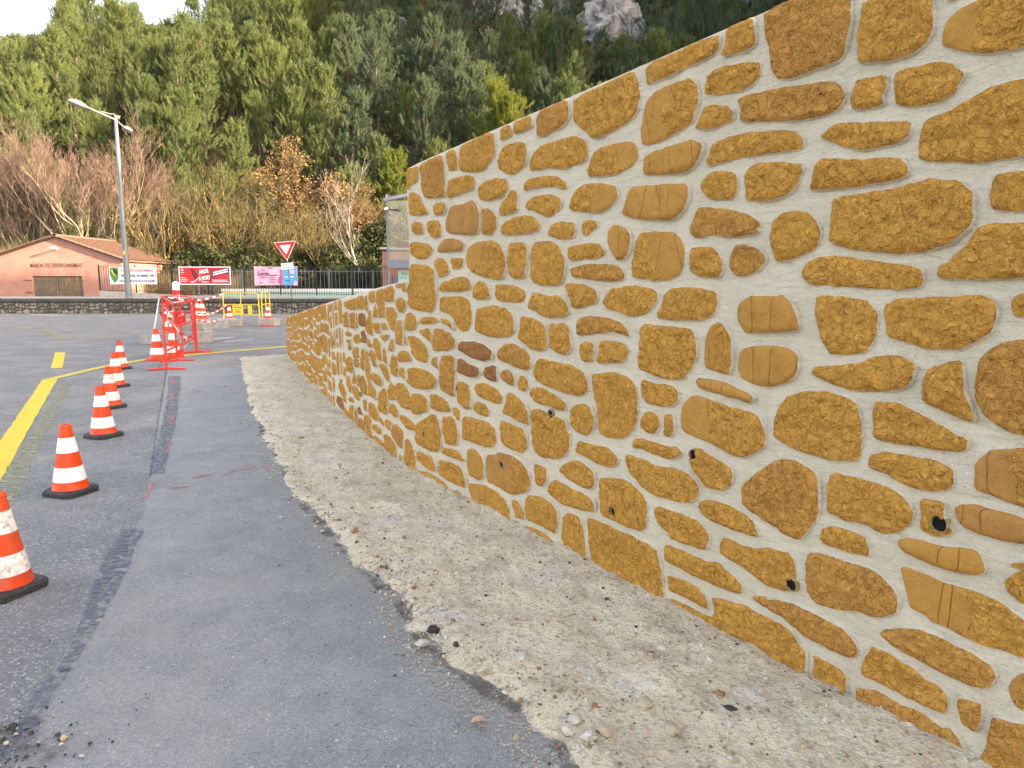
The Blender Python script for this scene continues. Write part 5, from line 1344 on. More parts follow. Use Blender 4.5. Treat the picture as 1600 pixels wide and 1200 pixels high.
tag(mb.build("rubble_stones", M['rubble'], par), kind="stuff")
PZ = 0.68
t = empty("bollard", (-16.2, 34.55, PZ)); tag(t, "thick white bollard with a red band and rounded top behind the parapet", "bollard")
mb = MB(); mb.lathe([(.165, 0), (.165, .18)], 20, close=False); mb.build("foot", M['white'], t, True)
mb = MB(); mb.lathe([(.168, .18), (.168, .42)], 20, close=False); mb.build("red_band", M['redplate'], t, True)
mb = MB(); mb.lathe([(.165, .42), (.165, .68), (.15, .76), (.10, .81), (.0005, .83)], 20, close=False); mb.build("head", M['white'], t, True)

lamp = empty("street_lamp", (-18.75, 35.0, PZ)); tag(lamp, "tall grey street lamp with two oval heads on angled arms", "street lamp")
mb = MB(); mb.tube([(0, 0, -.05), (0, 0, 4), (0.03, 0, 8.58)], [.150, .115, .075], 14); mb.build("pole", M['galv'], lamp, True)
mb = MB(); mb.box((0, -.118, 2.2), (.10, .02, .16)); mb.build("yellow_sticker", M['yel_b'], lamp)
for k, (ex, ey, ez) in enumerate(((-0.47, -2.1, 8.60), (-0.50, 2.0, 8.34))):
    d = Vector((ex, ey, 0)).normalized()
    mb = MB(); mb.tube([(0.03, 0, 8.38), (ex * .45, ey * .45, 8.38 + (ez - 8.38) * .55), (ex * .82, ey * .82, ez)], [.05, .042, .036], 8)
    mb.tube([Vector((0.03, 0, 8.60)) - d * .30, (ex * .4, ey * .4, 8.58)], .018, 6)
    mb.tube([(0.03, 0, 8.40), Vector((0.03, 0, 8.60)) - d * .30], .018, 6)
    arm = mb.build("arm", M['lampgrey'], lamp, True)
    # head: flattened shell above, clear bowl below
    prof = []
    mb = MB(); nn = 10
    for top in (True, False):
        v = []; f = []
        for i in range(7):
            th = i / 6 * math.pi / 2
            for j in range(16):
                ph = 2 * math.pi * j / 16
                xx = .52 * math.cos(th) * math.cos(ph); yy = .21 * math.cos(th) * math.sin(ph)
                zz_ = (.15 if top else -.10) * math.sin(th)
                p = Vector((ex, ey, ez)) + d * xx + Vector((-d.y, d.x, 0)) * yy + Vector((0, 0, zz_ + .10 * (1 if k == 0 else -.2) * xx))
                v.append(p)
        for i in range(6):
            for j in range(16):
                q = (i * 16 + j, i * 16 + (j + 1) % 16, (i + 1) * 16 + (j + 1) % 16, (i + 1) * 16 + j)
                f.append(q if top else tuple(reversed(q)))
        m2 = MB(); m2.add(v, f)
        m2.build("lamp_head" if top else "lamp_bowl", M['lampgrey'] if top else M['glasslamp'], arm if False else lamp, True)

# ------------------------------------------------------------------ house
HX, HY = -25.2, 40.0
house = empty("house", (HX, HY, 0)); tag(house, "low salmon pink house with tiled roof and weathered wooden doors behind the parapet", "house")
AP, EL, ER = 3.93, 2.72, 2.66     # apex and eaves
xl, xr = -3.42, 3.52
GZ = 0.6
dl, dr_, dt = -1.52, 1.26, 1.80
LEN = 5.6
def roofz(x): return AP + (EL - AP) * (x / (xl - .35)) if x < 0 else AP + (ER - AP) * (x / (xr + .15))
mb = MB()
mb.add([(xl, 0, GZ), (dl, 0, GZ), (dl, 0, roofz(dl)), (xl, 0, roofz(xl))], [(0, 1, 2, 3)])
mb.add([(dl, 0, dt), (dr_, 0, dt), (dr_, 0, roofz(dr_)), (0, 0, roofz(0)), (dl, 0, roofz(dl))], [(0, 1, 2, 3, 4)])
mb.add([(dr_, 0, GZ), (xr, 0, GZ), (xr, 0, roofz(xr)), (dr_, 0, roofz(dr_))], [(0, 1, 2, 3)])
for (a, b) in (((dl, GZ), (dl, dt)), ((dl, dt), (dr_, dt)), ((dr_, dt), (dr_, GZ))):
    mb.add([(a[0], 0, a[1]), (b[0], 0, b[1]), (b[0], .16, b[1]), (a[0], .16, a[1])], [(0, 1, 2, 3)])
mb.build("front_wall", M['pink'], house)
mb = MB()
mb.add([(xr, 0, GZ), (xr, LEN, GZ), (xr, LEN, roofz(xr)), (xr, 0, roofz(xr))], [(0, 1, 2, 3)])
mb.build("side_wall", M['pink'], house)
mb = MB()
mb.add([(xl, 0, GZ), (xl, LEN, GZ), (xl, LEN, roofz(xl)), (xl, 0, roofz(xl))], [(3, 2, 1, 0)])
mb.build("side_wall", M['pink'], house)
mb = MB(); mb.add([(xl, LEN, GZ), (xr, LEN, GZ), (xr, LEN, roofz(xr)), (0, LEN, roofz(0)), (xl, LEN, roofz(xl))], [(4, 3, 2, 1, 0)]); mb.build("back_wall", M['pink'], house)
# roof decks, then rows of canal tiles
ov = 0.16
roof = MB()
for sgn, xe, ze in ((-1, xl - .35, EL), (1, xr + .15, ER)):
    n = Vector((-(ze - AP), 0, xe)).normalized() * (1 if xe > 0 else -1)
    a = [(0, -ov, AP + .01), (xe, -ov, ze + .01), (xe, LEN + ov, ze + .01), (0, LEN + ov, AP + .01)]
    roof.add(a + [(x, y, z + .055) for x, y, z in a], [(0, 1, 2, 3), (7, 6, 5, 4), (0, 4, 5, 1), (1, 5, 6, 2), (2, 6, 7, 3), (3, 7, 4, 0)])
roofo = roof.build("roof", M['tile'], house)
tiles = MB()
for xe, ze in ((xl - .35, EL), (xr + .15, ER)):
    slope = Vector((xe, 0, ze - AP)); L = slope.length; u = slope / L
    nrm = Vector((-u.z, 0, u.x)) * (1 if xe > 0 else -1)
    nr = int((LEN + 2 * ov) / .21)
    for i in range(nr):
        y = -ov + (i + .5) * .21
        k = 0.0; 
        while k < L - .05:
            e = min(k + .40, L + .06); rr0 = .082; r1 = .098; j = R.uniform(-.012, .012)
            v = []; 
            for (s_, r_, up) in ((k, rr0, .060), (e, r1, .078)):
                for q in range(5):
                    an = math.pi * q / 4
                    p = Vector((0, 0, AP + .01)) + u * s_ + nrm * (up - .005 + r_ * .75 * math.sin(an)) + Vector((0, y + j + r_ * math.cos(an), 0))
                    v.append(p)
            f = [(q, q + 1, q + 6, q + 5) for q in range(4)] + [(5, 6, 7, 8, 9)]
            tiles.add(v, f); k += .34
o = tiles.build("roof_tiles", M['tile'], roofo); tag(o, kind="stuff")
rt = MB()
for i in range(15):
    y = -ov + i * .40
    v = []
    for (yy, r_) in ((y, .13), (y + .44, .115)):
        for q in range(7):
            an = math.pi * q / 6
            v.append((r_ * math.cos(an), yy, AP + .085 + r_ * .8 * math.sin(an)))
    rt.add(v, [(q, q + 1, q + 8, q + 7) for q in range(6)])
M['tile_p'] = plain("pale_ridge_tile_mat", (0.15, 0.095, 0.070), 0.9, 0.2, 8)
rt.build("ridge_tiles", M['tile_p'], roofo)
rt = MB()       # verge tiles up the gable
for xe, ze in ((xl - .35, EL), (xr + .15, ER)):
    slope = Vector((xe, 0, ze - AP)); L = slope.length; u = slope / L; nrm = Vector((-u.z, 0, u.x)) * (1 if xe > 0 else -1)
    k = 0.1
    while k < L:
        e = min(k + .42, L + .05); v = []
        for (s_, up) in ((k, .06), (e, .09)):
            for q in range(5):
                an = math.pi * q / 4
                v.append(Vector((0, 0, AP + .01)) + u * s_ + nrm * (up + .07 * math.sin(an)) + Vector((0, -ov - .01 + .09 * math.cos(an), 0)))
        rt.add(v, [(q, q + 1, q + 6, q + 5) for q in range(4)] + [(5, 6, 7, 8, 9)]); k += .36
rt.build("verge_tiles", M['tile_p'], roofo)
for a, b in ((dl, (dl + dr_) / 2), ((dl + dr_) / 2, dr_)):
    dd = empty("door", (0, .10, 0)); dd.parent = house
    n = 9; w = (b - a - .02) / n
    for i in range(n):
        mb = MB(); mb.box((a + .01 + w * (i + .5), R.uniform(-.006, .006), (GZ + dt) / 2 - .01), (w - .012, .04, dt - GZ - .03))
        mb.build("plank", M['plank'], dd)
    for z in (GZ + .30, dt - .2):
        mb = MB(); mb.box(((a + b) / 2, -.028, z), (b - a - .08, .02, .10)); mb.build("batten", M['plank'], dd)
M['iron'] = plain("rusty_iron_mat", (0.075, 0.045, 0.035), 0.8, 0.3, 20)
for z in (dt - .23, GZ + .30):
    for x0, x1 in ((dl - .42, dl - .02), (dr_ + .02, dr_ + .10)):
        mb = MB(); mb.box(((x0 + x1) / 2, -.03, z), (x1 - x0, .03, .035), ry=.06); mb.build("hold_back", M['iron'], house)
t_ = empty("wall_lamp", (0.05, 0, 3.28)); t_.parent = house
mb = MB(); mb.tube([(0, -.01, 0), (0, -.38, .04)], .03, 8); mb.box((0, -.42, .05), (.26, .16, .09), bev=.03); mb.build("wall_lamp_body", M['white'], t_)
me = text_mesh("lettering", "MAISON DE L'ENVIRONNEMENT", 0.315, M['greytxt'], 0.0015, spacing=1.06, bold=0.006)
w_ = max(v.co.x for v in me.vertices) - min(v.co.x for v in me.vertices)
o = link("lettering", me, house, (-0.10, -0.004, 2.375)); o.rotation_euler = (rad(90), 0, 0); o.scale = (2.92 / w_, 1, 1)
mb = MB(); mb.tube([(xr + .17, -ov, ER - .03), (xr + .17, LEN + ov, ER - .03)], .05, 8); mb.build("gutter", M['tile_p'], house)
mb = MB(); mb.box((xr + .006, 3.0, 1.35), (.02, 1.1, 1.0)); mb.build("window", M['fence_g'], house)

# ------------------------------------------------------------------ fences
def bar_fence(name, P, Q, zb0, zb1, zt0, zt1, mat, label, gap, r, post_every, post_r, group=None, kerb=False):
    P = Vector((*P, 0)); Q = Vector((*Q, 0)); d = Q - P; L = d.length
    t = empty(name, (P.x, P.y, 0), math.atan2(d.y, d.x)); tag(t, label, "fence", group)
    n = int(L / gap)
    bars = MB()
    for i in range(n + 1):
        x = i * gap; k = x / L
        zb = zb0 + (zb1 - zb0) * k; zt = zt0 + (zt1 - zt0) * k
        bars.box((x, 0, (zb + zt) / 2), (2 * r, 2 * r, zt - zb))
    tag(bars.build("bars", mat, t), kind="stuff")
    for f in (0.06, 0.93):
        mb = MB(); mb.tube([(0, 0, zb0 + (zt0 - zb0) * f), (L, 0, zb1 + (zt1 - zb1) * f)], r * 1.5, 4); mb.build("rail", mat, t)
    k = 0
    while k * post_every <= L + .01:
        x = min(k * post_every, L); u = x / L
        mb = MB(); mb.box((x, 0, ((zb0 + (zb1 - zb0) * u) + zt0 + (zt1 - zt0) * u) / 2 - .04), (2 * post_r, 2 * post_r, zt0 - zb0 + .12)); mb.build("post", mat, t); k += 1
    return t
bar_fence("railing", (-21.2, 36.9), (-6.5, 37.1), 0.98, 0.72, 2.33, 2.33, M['fence'], "black iron railing carrying the three banners behind the parapet", 0.125, 0.008, 1.85, 0.028)
bar_fence("railing", (-6.45, 37.2), (9, 38.2), 0.74, 0.74, 2.3, 2.3, M['fence'], "black iron railing in front of the small pink building on the right", 0.125, 0.008, 1.85, 0.028)
bar_fence("picket_fence", (-17.3, 39.6), (9, 39.9), 0.7, 0.7, 2.15, 2.15, M['fence_g'], "grey picket fence behind the black railing", 0.21, 0.012, 2.4, 0.04)
mb = MB()
mb.add([(x, y, z) for y in (0, .22) for x, z in ((-21.2, .6), (9, .6), (9, .68), (-15.5, .72), (-21.2, 1.04))], [(0, 1, 2, 3, 4), (9, 8, 7, 6, 5), (0, 5, 6, 1), (1, 6, 7, 2), (2, 7, 8, 3), (3, 8, 9, 4), (4, 9, 5, 0)])
o = mb.build("retaining_wall", M['concrete'], None); o.location = (0, 36.82, 0); tag(o, "plain grey concrete footing wall under the black railing", "wall")
t = empty("boundary_wall", (-15.6, 38.5, 0)); tag(t, "pale green low wall with white top seen through the railing", "wall")
mb = MB(); mb.add([(0, 0, .6), (26, .3, .6), (26, .3, .96), (0, 0, .96)] + [(0, .15, .6), (26, .45, .6), (26, .45, .96), (0, .15, .96)], [(0, 1, 2, 3), (7, 6, 5, 4), (0, 4, 5, 1), (3, 2, 6, 7), (0, 3, 7, 4), (1, 5, 6, 2)]); mb.build("panel", M['greenwall'], t)
mb = MB(); mb.add([(-.02, -.02, .962), (26, .28, .962), (26, .28, 1.12), (-.02, -.02, 1.12)] + [(0, .17, .962), (26, .47, .962), (26, .47, 1.12), (0, .17, 1.12)], [(0, 1, 2, 3), (7, 6, 5, 4), (0, 4, 5, 1), (3, 2, 6, 7), (0, 3, 7, 4), (1, 5, 6, 2)]); mb.build("capping", M['white'], t)

# ------------------------------------------------------------------ banners on the railing
def cloth(w, h, nx, nz, amp, seed, mat):
    v = []; f = []
    for j in range(nz + 1):
        for i in range(nx + 1):
            x = w * i / nx; z = h * j / nz
            sag = 0.05 * math.sin(math.pi * i / nx) * (j / nz - .4)
            v.append((x, amp * fbm(x * 1.6 + seed, z * 1.8, seed, 2), z - sag))
    for j in range(nz):
        for i in range(nx):
            a = j * (nx + 1) + i; f.append((a, a + 1, a + nx + 2, a + nx + 1))
    return v, f
def banner(x, y, z, w, h, label, mat, seed):
    t = empty("banner", (x, y, z)); tag(t, label, "banner", "banners tied to the railing")
    v, f = cloth(w, h, 24, 10, .022, seed, mat)
    link("sheet", raw_mesh("sheet", v, f, mat, True), t)
    return t
def flat(t, name, poly, mat, y=-.026):
    n = len(poly); mb = MB()
    mb.add([(a, y, b) for a, b in poly] + [(a, y + .003, b) for a, b in poly], [tuple(range(n)), tuple(range(2 * n - 1, n - 1, -1))] + [(i, i + n, (i + 1) % n + n, (i + 1) % n) for i in range(n)])
    return mb.build(name, mat, t)
def words(t, s, size, x, z, mat, y=-.030, **kw):
    wid = kw.pop('width', None); rot = kw.pop('rot', 0)
    me = text_mesh("lettering", s, size, mat, .0015, **kw)
    o = link("lettering", me, t, (x, y, z)); o.rotation_euler = (rad(90), -rot, 0)
    if wid:
        w0 = max(v.co.x for v in me.vertices) - min(v.co.x for v in me.vertices); o.scale = (wid / w0, 1, 1)
    return o
M['b_white'] = plain("banner_white_mat", (0.66, 0.71, 0.78), 0.6, 0.04, 2)
M['b_red'] = plain("banner_red_mat", (0.42, 0.030, 0.040), 0.55, 0.25, 1.3)
M['b_pink'] = plain("banner_pink_mat", (0.74, 0.40, 0.56), 0.55, 0.06, 2)
M['b_blue'] = plain("banner_blue_mat", (0.045, 0.33, 0.62), 0.55, 0.1, 2)
M['b_rose'] = plain("banner_rose_mat", (0.62, 0.085, 0.16), 0.55, 0.3, 4)
M['b_plum'] = plain("banner_plum_print_mat", (0.19, 0.045, 0.13), 0.6, 0.1)
M['b_green'] = plain("crest_green_mat", (0.06, 0.22, 0.045), 0.6, 0.3, 6)
M['b_yel'] = plain("crest_yellow_mat", (0.62, 0.50, 0.10), 0.6, 0.1)
M['b_rtxt'] = plain("banner_red_print_mat", (0.55, 0.13, 0.15), 0.6, 0.1)
M['b_navy'] = plain("banner_navy_print_mat", (0.05, 0.07, 0.14), 0.6, 0.1)
t = banner(-20.62, 36.80, 1.36, 2.42, .90, "white banner with a green crest and three lines of lettering, nearest the house", M['b_white'], 1)
flat(t, "crest", [(.06, .86), (.48, .86), (.49, .5), (.44, .27), (.28, .07), (.12, .27), (.055, .5)], M['b_green'])
flat(t, "crest_figure", [(.20, .78), (.34, .76), (.44, .56), (.36, .46), (.27, .58)], M['blacktxt'], -.030)
flat(t, "crest_figure", [(.12, .72), (.19, .78), (.26, .56), (.36, .44), (.25, .46), (.16, .58)], M['b_yel'], -.032)
words(t, "SUPER LOTO DES POMPIERS", .15, 1.44, .70, M['b_rtxt'], width=1.62, bold=.004)
words(t, "DIMANCHE  03  MARS  10H", .15, 1.46, .44, M['b_navy'], width=1.70, bold=.006)
words(t, "SALON      ROUTE DE LA STE BAUME", .14, 1.42, .17, M['b_navy'], width=1.80, bold=.003)
t = banner(-17.05, 36.80, 1.34, 2.66, .92, "red banner with slanting white brush lettering and a dark strip", M['b_red'], 5)
for (x0, z0, x1, z1) in ((0, 0, 2.66, .05), (0, .87, 2.66, .92), (0, .05, .05, .87), (2.6, .05, 2.66, .87)):
    flat(t, "border", [(x0, z0), (x1, z0), (x1, z1), (x0, z1)], M['b_white'])
M['b_red2'] = plain("banner_bright_red_mat", (0.62, 0.035, 0.035), 0.55, 0.15, 2)
flat(t, "artwork", [(.06, .06), (.95, .06), (1.55, .86), (.06, .86)], M['b_red2'], -.0255)
M['b_dark'] = plain("banner_dark_print_mat", (0.055, 0.02, 0.035), 0.6, 0.2, 3)
flat(t, "artwork", [(.60, .80), (.66, .82), (.92, .30), (.80, .28)], M['b_dark'], -.030)
flat(t, "artwork", [(.70, .80), (.76, .80), (1.0, .42), (.93, .38)], M['b_dark'], -.030)
flat(t, "artwork", [(.50, .16), (.78, .20), (1.05, .40), (1.0, .30), (.75, .10)], M['b_pink'], -.030)
words(t, "AMOR", .27, 1.28, .66, M['white'], rot=rad(9), width=.52, bold=.012, shear=.15)
words(t, "À MORT", .27, 1.30, .33, M['white'], rot=rad(9), width=.62, bold=.012, shear=.15)
flat(t, "strip", [(1.70, .42), (2.58, .62), (2.58, .84), (1.70, .66)], M['b_navy'], -.029)
for z, s_ in ((.60, .04), (.49, .045)):
    flat(t, "print_line", [(1.76, z - .02), (2.52, z + .155), (2.52, z + .155 + s_ * 1.6), (1.76, z + s_ * 1.5 - .02)], M['b_white'], -.032)
for (x0, x1, z, hh) in ((.10, .34, .34, .03), (.10, .44, .24, .03), (.10, .40, .16, .025), (.12, .28, .60, .03), (1.12, 1.52, .13, .03), (1.7, 2.55, .14, .03), (1.7, 2.45, .22, .03)):
    flat(t, "print_line", [(x0, z), (x1, z), (x1, z + hh), (x0, z + hh)], M['b_white'], -.031)
flat(t, "emblem", [(.14, .70), (.24, .70), (.22, .80), (.19, .84), (.16, .80)], M['b_white'], -.031)
t = banner(-13.2, 36.80, 1.30, 2.22, .98, "pink banner with a blue right side behind the give way sign", M['b_pink'], 9)
flat(t, "artwork", [(1.42, .03), (2.20, .0), (2.18, .93), (1.55, .95), (1.40, .7), (1.36, .4)], M['b_blue'], -.027)
flat(t, "artwork", [(1.22, .18), (1.33, .04), (1.46, .06), (1.42, .35), (1.46, .62), (1.40, .84), (1.33, .80), (1.35, .55), (1.26, .40)], M['b_rose'], -.030)
words(t, "Soirée", .30, .46, .60, M['b_plum'], width=.62, shear=.25, bold=.004)
words(t, "La", .17, .46, .80, M['b_plum'], width=.16, shear=.25)
for (x0, x1, z, m_) in ((.28, .66, .40, 'b_rose'), (.72, .98, .86, 'b_plum'), (.82, 1.20, .70, 'white'), (.86, 1.18, .58, 'white'), (.80, 1.2, .50, 'b_plum'), (.78, 1.05, .38, 'b_rose'), (.80, 1.12, .28, 'b_rose'), (.74, 1.1, .16, 'b_rose'), (.25, .40, .12, 'b_plum'),
                        (1.55, 1.78, .40, 'white'), (1.85, 2.05, .42, 'white'), (1.6, 1.85, .22, 'b_navy')):
    flat(t, "print_line", [(x0, z), (x1, z + .01), (x1, z + .05), (x0, z + .04)], M[m_], -.033)
flat(t, "print_line", [(1.5, .38), (2.08, .42), (2.08, .47), (1.5, .43)], M['b_rose'], -.031)
flat(t, "artwork", [(2.0, .02), (2.18, .0), (2.17, .22), (2.07, .24)], M['b_pink'], -.031)
flat(t, "artwork", [(1.80, .62), (2.06, .58), (2.08, .74), (1.86, .84)], M['b_pink'], -.031)

# ------------------------------------------------------------------ give way sign
sgn = empty("give_way_sign", (-10.62, 34.5, PZ), 0); tag(sgn, "red and white give way triangle with a small plate on a leaning grey pole", "road sign")
lean = Matrix.Rotation(rad(-4.5), 4, 'Y')
def rot(o): o.matrix_local = lean @ o.matrix_local
def tri_poly(s): 
    h = s * .866; c = .03 * s
    return [(-s / 2 + c, 0), (s / 2 - c, 0), (s / 2 - c * .2, -c * .9), (c * .6, -h + c), (0, -h + c * .4), (-c * .6, -h + c), (-s / 2 + c * .2, -c * .9)]
mb = MB(); mb.tube([(0, .03, -.1), (0, .03, 2.55)], .032, 10); rot(mb.build("pole", M['galv'], sgn, True))
for s_, z, y, m_, nm in ((1.06, 2.72, -.012, 'white', 'rim'), (0.98, 2.695, -.018, 'redplate', 'panel'), (0.52, 2.555, -.024, 'white', 'centre')):
    mb = MB(); mb.prism([(a, b + z) for a, b in tri_poly(s_)], y, y + .012 if nm != 'centre' else y + .008); rot(mb.build(nm, M[m_], sgn))
mb = MB(); mb.box((-.02, -.02, 1.56), (.58, .012, .30), bev=.004); pl = mb.build("plate", M['white'], sgn); rot(pl)
for s_, z in (("CEDEZ LE", 1.62), ("PASSAGE", 1.50)):
    me = text_mesh("lettering", s_, .13, M['blacktxt'], .001); o = link("lettering", me, pl, (-.02, -.028, z)); o.rotation_euler = (rad(90), 0, 0)

# ------------------------------------------------------------------ right-hand building, glazed frame, green notice
bd = empty("small_building", (-6.95, 38.6, 0)); tag(bd, "small pink building with grey flat roof edge behind the railing on the right", "building")
mb = MB(); mb.box((5.0, 2.0, 1.75), (10, 4, 2.7)); mb.build("wall", M['pink'], bd)
mb = MB(); mb.box((4.97, 1.96, 3.16), (10.16, 4.2, .11), ry=.02); mb.build("roof_edge", M['concrete'], bd)
mb = MB(); mb.box((.85, -.02, 1.3), (.5, .06, 1.0)); mb.build("door", M['fence_g'], bd)
sh = empty("glazed_frame", (-6.25, 36.4, 0)); tag(sh, "slate grey metal frame holding tall glass beside the step of the wall", "glazed screen")
for x in (0, 3.2):
    mb = MB(); mb.box((x, 0, 3.2), (.10, .12, 5.2)); mb.build("post", M['frame'], sh)
mb = MB(); mb.add([(-.14, -.12, 5.46), (3.4, -.12, 6.15), (3.4, -.12, 6.32), (-.14, -.12, 5.62), (-.14, .35, 5.46), (3.4, .35, 6.15), (3.4, .35, 6.32), (-.14, .35, 5.62)], [(0, 1, 2, 3), (7, 6, 5, 4), (0, 4, 5, 1), (3, 2, 6, 7), (0, 3, 7, 4), (1, 5, 6, 2)]); mb.build("roof_beam", M['frame'], sh)
mb = MB(); mb.box((1.6, 0, 2.38), (3.3, .16, .40)); mb.build("sill_box", M['frame'], sh)
gm = N("pane_mat"); gm.done((0.62, 0.65, 0.62), 0.06, None, 0.6)
gm.p.inputs["Transmission Weight"].default_value = 0.75
gm.p.inputs["Alpha"].default_value = 0.42
for x0, x1, z0, z1 in ((.06, 1.56, 2.59, 4.0), (.06, 1.56, 4.04, 5.5), (1.64, 3.14, 2.59, 4.0), (1.64, 3.14, 4.04, 5.75)):
    mb = MB(); mb.box(((x0 + x1) / 2, .02, (z0 + z1) / 2), (x1 - x0, .012, z1 - z0)); mb.build("pane", gm.mat, sh)
mb = MB(); mb.box((1.6, .02, 4.02), (3.1, .03, .035)); mb.box((1.6, .02, 4.1), (.05, .05, 3.1)); mb.build("glazing_bar", M['frame'], sh)
mb = MB(); mb.box((.75, .5, 3.35), (.75, .3, .28)); mb.build("shelf", M['darkred'], sh)
mb = MB(); mb.tube([(0, -.06, 5.05), (.1, -.22, 5.05), (.42, -.22, 5.02)], .03, 6); mb.box((.5, -.24, 5.02), (.26, .14, .08), bev=.02)
mb.build("floodlight_arm", M['fence'], sh)
mb = MB(); mb.lathe([(.09, -.05), (.11, .02), (.06, .07), (.0005, .08)], 12, c=(-.02, -.12, 5.08), close=False); mb.build("floodlight", M['white'], sh, True)
t = empty("notice_board", (-5.75, 36.95, 0)); tag(t, "pale green notice board fixed to the railing by the step of the wall", "notice")
mb = MB(); mb.box((.55, 0, 1.75), (1.3, .03, .62)); mb.build("panel", M['greenwall'], t)
words(t, "Bienvenue", .17, .5, 1.90, M['b_green'], -.018, width=.8)
for i in range(6):
    flat(t, "print_dot", [(.05 + i * .2, 1.66), (.11 + i * .2, 1.66), (.11 + i * .2, 1.72), (.05 + i * .2, 1.72)], M['b_navy'], -.019)

# ------------------------------------------------------------------ pines
def unit(v): return v / np.maximum(np.linalg.norm(v, axis=-1, keepdims=True), 1e-9)
def blades(P, D, L, Wd, rng):
    """thin triangles at P along D"""
    side = unit(np.cross(D, rng.normal(size=D.shape)))
    return np.stack([P - side * Wd[:, None] / 2, P + side * Wd[:, None] / 2, P + D * L[:, None]], 1)
def pine(seed, h, style):
    """style 0 rounded spreading crown, 1 taller and narrower; returns (trunk mesh, crown mesh)"""
    rng = np.random.default_rng(seed); rr = random.Random(seed)
    tm = MB()
    lean = Vector((rr.uniform(-.06, .06), rr.uniform(-.06, .06), 1))
    pts = [Vector((0, 0, -.6))]
    for i in range(1, 7):
        z = h * .93 * i / 6
        pts.append(Vector((lean.x * z + rr.uniform(-.12, .12), lean.y * z + rr.uniform(-.12, .12), z)))
    r0 = .028 * h
    tm.tube(pts, [r0 * (1 - .135 * i) for i in range(7)], 7)
    def tp(z):
        k = min(5.999, max(0, z / (h * .93) * 6)); i = int(k); return pts[i].lerp(pts[i + 1], k - i)
    V = []
    nl = 21 if style == 0 else 24
    for i in range(nl):
        u = (i + rr.random() * .8) / nl
        zb = h * (.16 + .78 * u) if style == 0 else h * (.12 + .85 * u)
        az = i * 2.399 + rr.uniform(-.5, .5)
        reach = (h * .30 * (1 - .86 * u ** 1.35) * (.62 + .38 * min(1, u * 4)) if style == 0 else h * .21 * (1 - .84 * u)) * rr.uniform(.6, 1.15)
        if i == nl - 1: reach = .05
        b = tp(zb)
        rise = reach * rr.uniform(.25, .7)
        e = b + Vector((math.cos(az) * reach, math.sin(az) * reach, rise))
        mid = b.lerp(e, .5) + Vector((0, 0, -.06 * reach))
        tm.tube([b, mid, e], [r0 * .34 * (1 - u * .55), r0 * .24 * (1 - u * .55), r0 * .08], 4, cap=False)
        # brush-like sprays on the outer part of the limb
        lr = (h * .088 * (1.15 - .5 * u) if style == 0 else h * .062 * (1.2 - .6 * u))
        ns = 17 if style == 0 else 13
        for k in range(ns):
            f = rr.uniform(.22, 1.05)
            c = np.array(b.lerp(e, f)) + rng.normal(size=3) * lr * np.array([.75, .75, .40]) + np.array([0, 0, lr * .25])
            out = np.array([math.cos(az) * .42, math.sin(az) * .42, 1.0]) + rng.normal(size=3) * .24
            out = out / np.linalg.norm(out)
            n = 60
            sl = rr.uniform(.7, 1.25) * (.95 if style == 0 else .9)
            tpos = rng.uniform(0, 1, n)
            P = c + out * (tpos[:, None] * sl) + rng.normal(size=(n, 3)) * .05
            rad3 = rng.normal(size=(n, 3))
            D = unit(unit(rad3) * (.85 - .45 * tpos[:, None]) + out * 1.05)
            Ln = rng.uniform(.20, .40, n) * (1.15 - .45 * tpos)
            V.append(blades(P, D, Ln, rng.uniform(.024, .046, n), rng))
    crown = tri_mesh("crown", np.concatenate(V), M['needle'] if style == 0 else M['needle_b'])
    trunk = raw_mesh("trunk", tm.v, tm.f, M['trunk_p'], True)
    return trunk, crown
def put_tree(name, trunk, crown, loc, rz, sc_, label, cat, group):
    t = empty(name, loc, rz); t.scale = sc_; tag(t, label, cat, group)
    link("trunk", trunk, t); link("crown", crown, t)
    return t
PV = [pine(100 + i, 9.0, 0) for i in range(6)] + [pine(200 + i, 10.0, 1) for i in range(4)]
PVg = []
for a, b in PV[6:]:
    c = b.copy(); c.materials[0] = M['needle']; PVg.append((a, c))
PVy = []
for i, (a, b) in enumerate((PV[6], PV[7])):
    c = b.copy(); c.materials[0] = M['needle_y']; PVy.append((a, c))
def pix(p):
    """where a point falls in the photograph, for leaving out trees wholly hidden by the wall"""
    y = p[1] * math.cos(math.atan(160 / 1110)) - (p[2] - 1.5) * math.sin(math.atan(160 / 1110))
    z = p[1] * math.sin(math.atan(160 / 1110)) + (p[2] - 1.5) * math.cos(math.atan(160 / 1110))
    return 800 + 1110 * p[0] / y, 600 - 1110 * z / y
GP = "pines covering the hillside"
npine = 0
rr = random.Random(78)
def on_hill(px, py):
    """the place on the hillside that the photograph shows at (px, py)"""
    yy = 58.0
    while yy < 220:
        x = (px - 800) / 1110 * (yy * .9898 - (hill_z(0, yy) - 1.5) * .1427)
        z = hill_z(x, yy)
        if pix((x, yy, z))[1] <= py: return x, yy
        yy += .5
    return x, yy
RK = [(765, 26, 4.6), (850, 22, 5.4), (955, 60, 4.4), (1125, 4, 5.0), (835, 48, 2.6), (365, 20, 1.6), (625, 55, 1.8)]
ROCKS = [(*on_hill(a, b), r) for a, b, r in RK]
CLEAR = [(722, 0, 895, 46), (920, 38, 990, 78), (1095, -20, 1160, 12)]
rows = []
y = 56.0
while y < 128:
    st = 3.45 + (y - 56) * .010
    x = -0.80 * y - 4
    while x < .42 * y + 3:
        rows.append((x + rr.uniform(-1.7, 1.7), y + rr.uniform(-1.9, 1.9), rr.random()))
        x += st
    y += st * 1.06
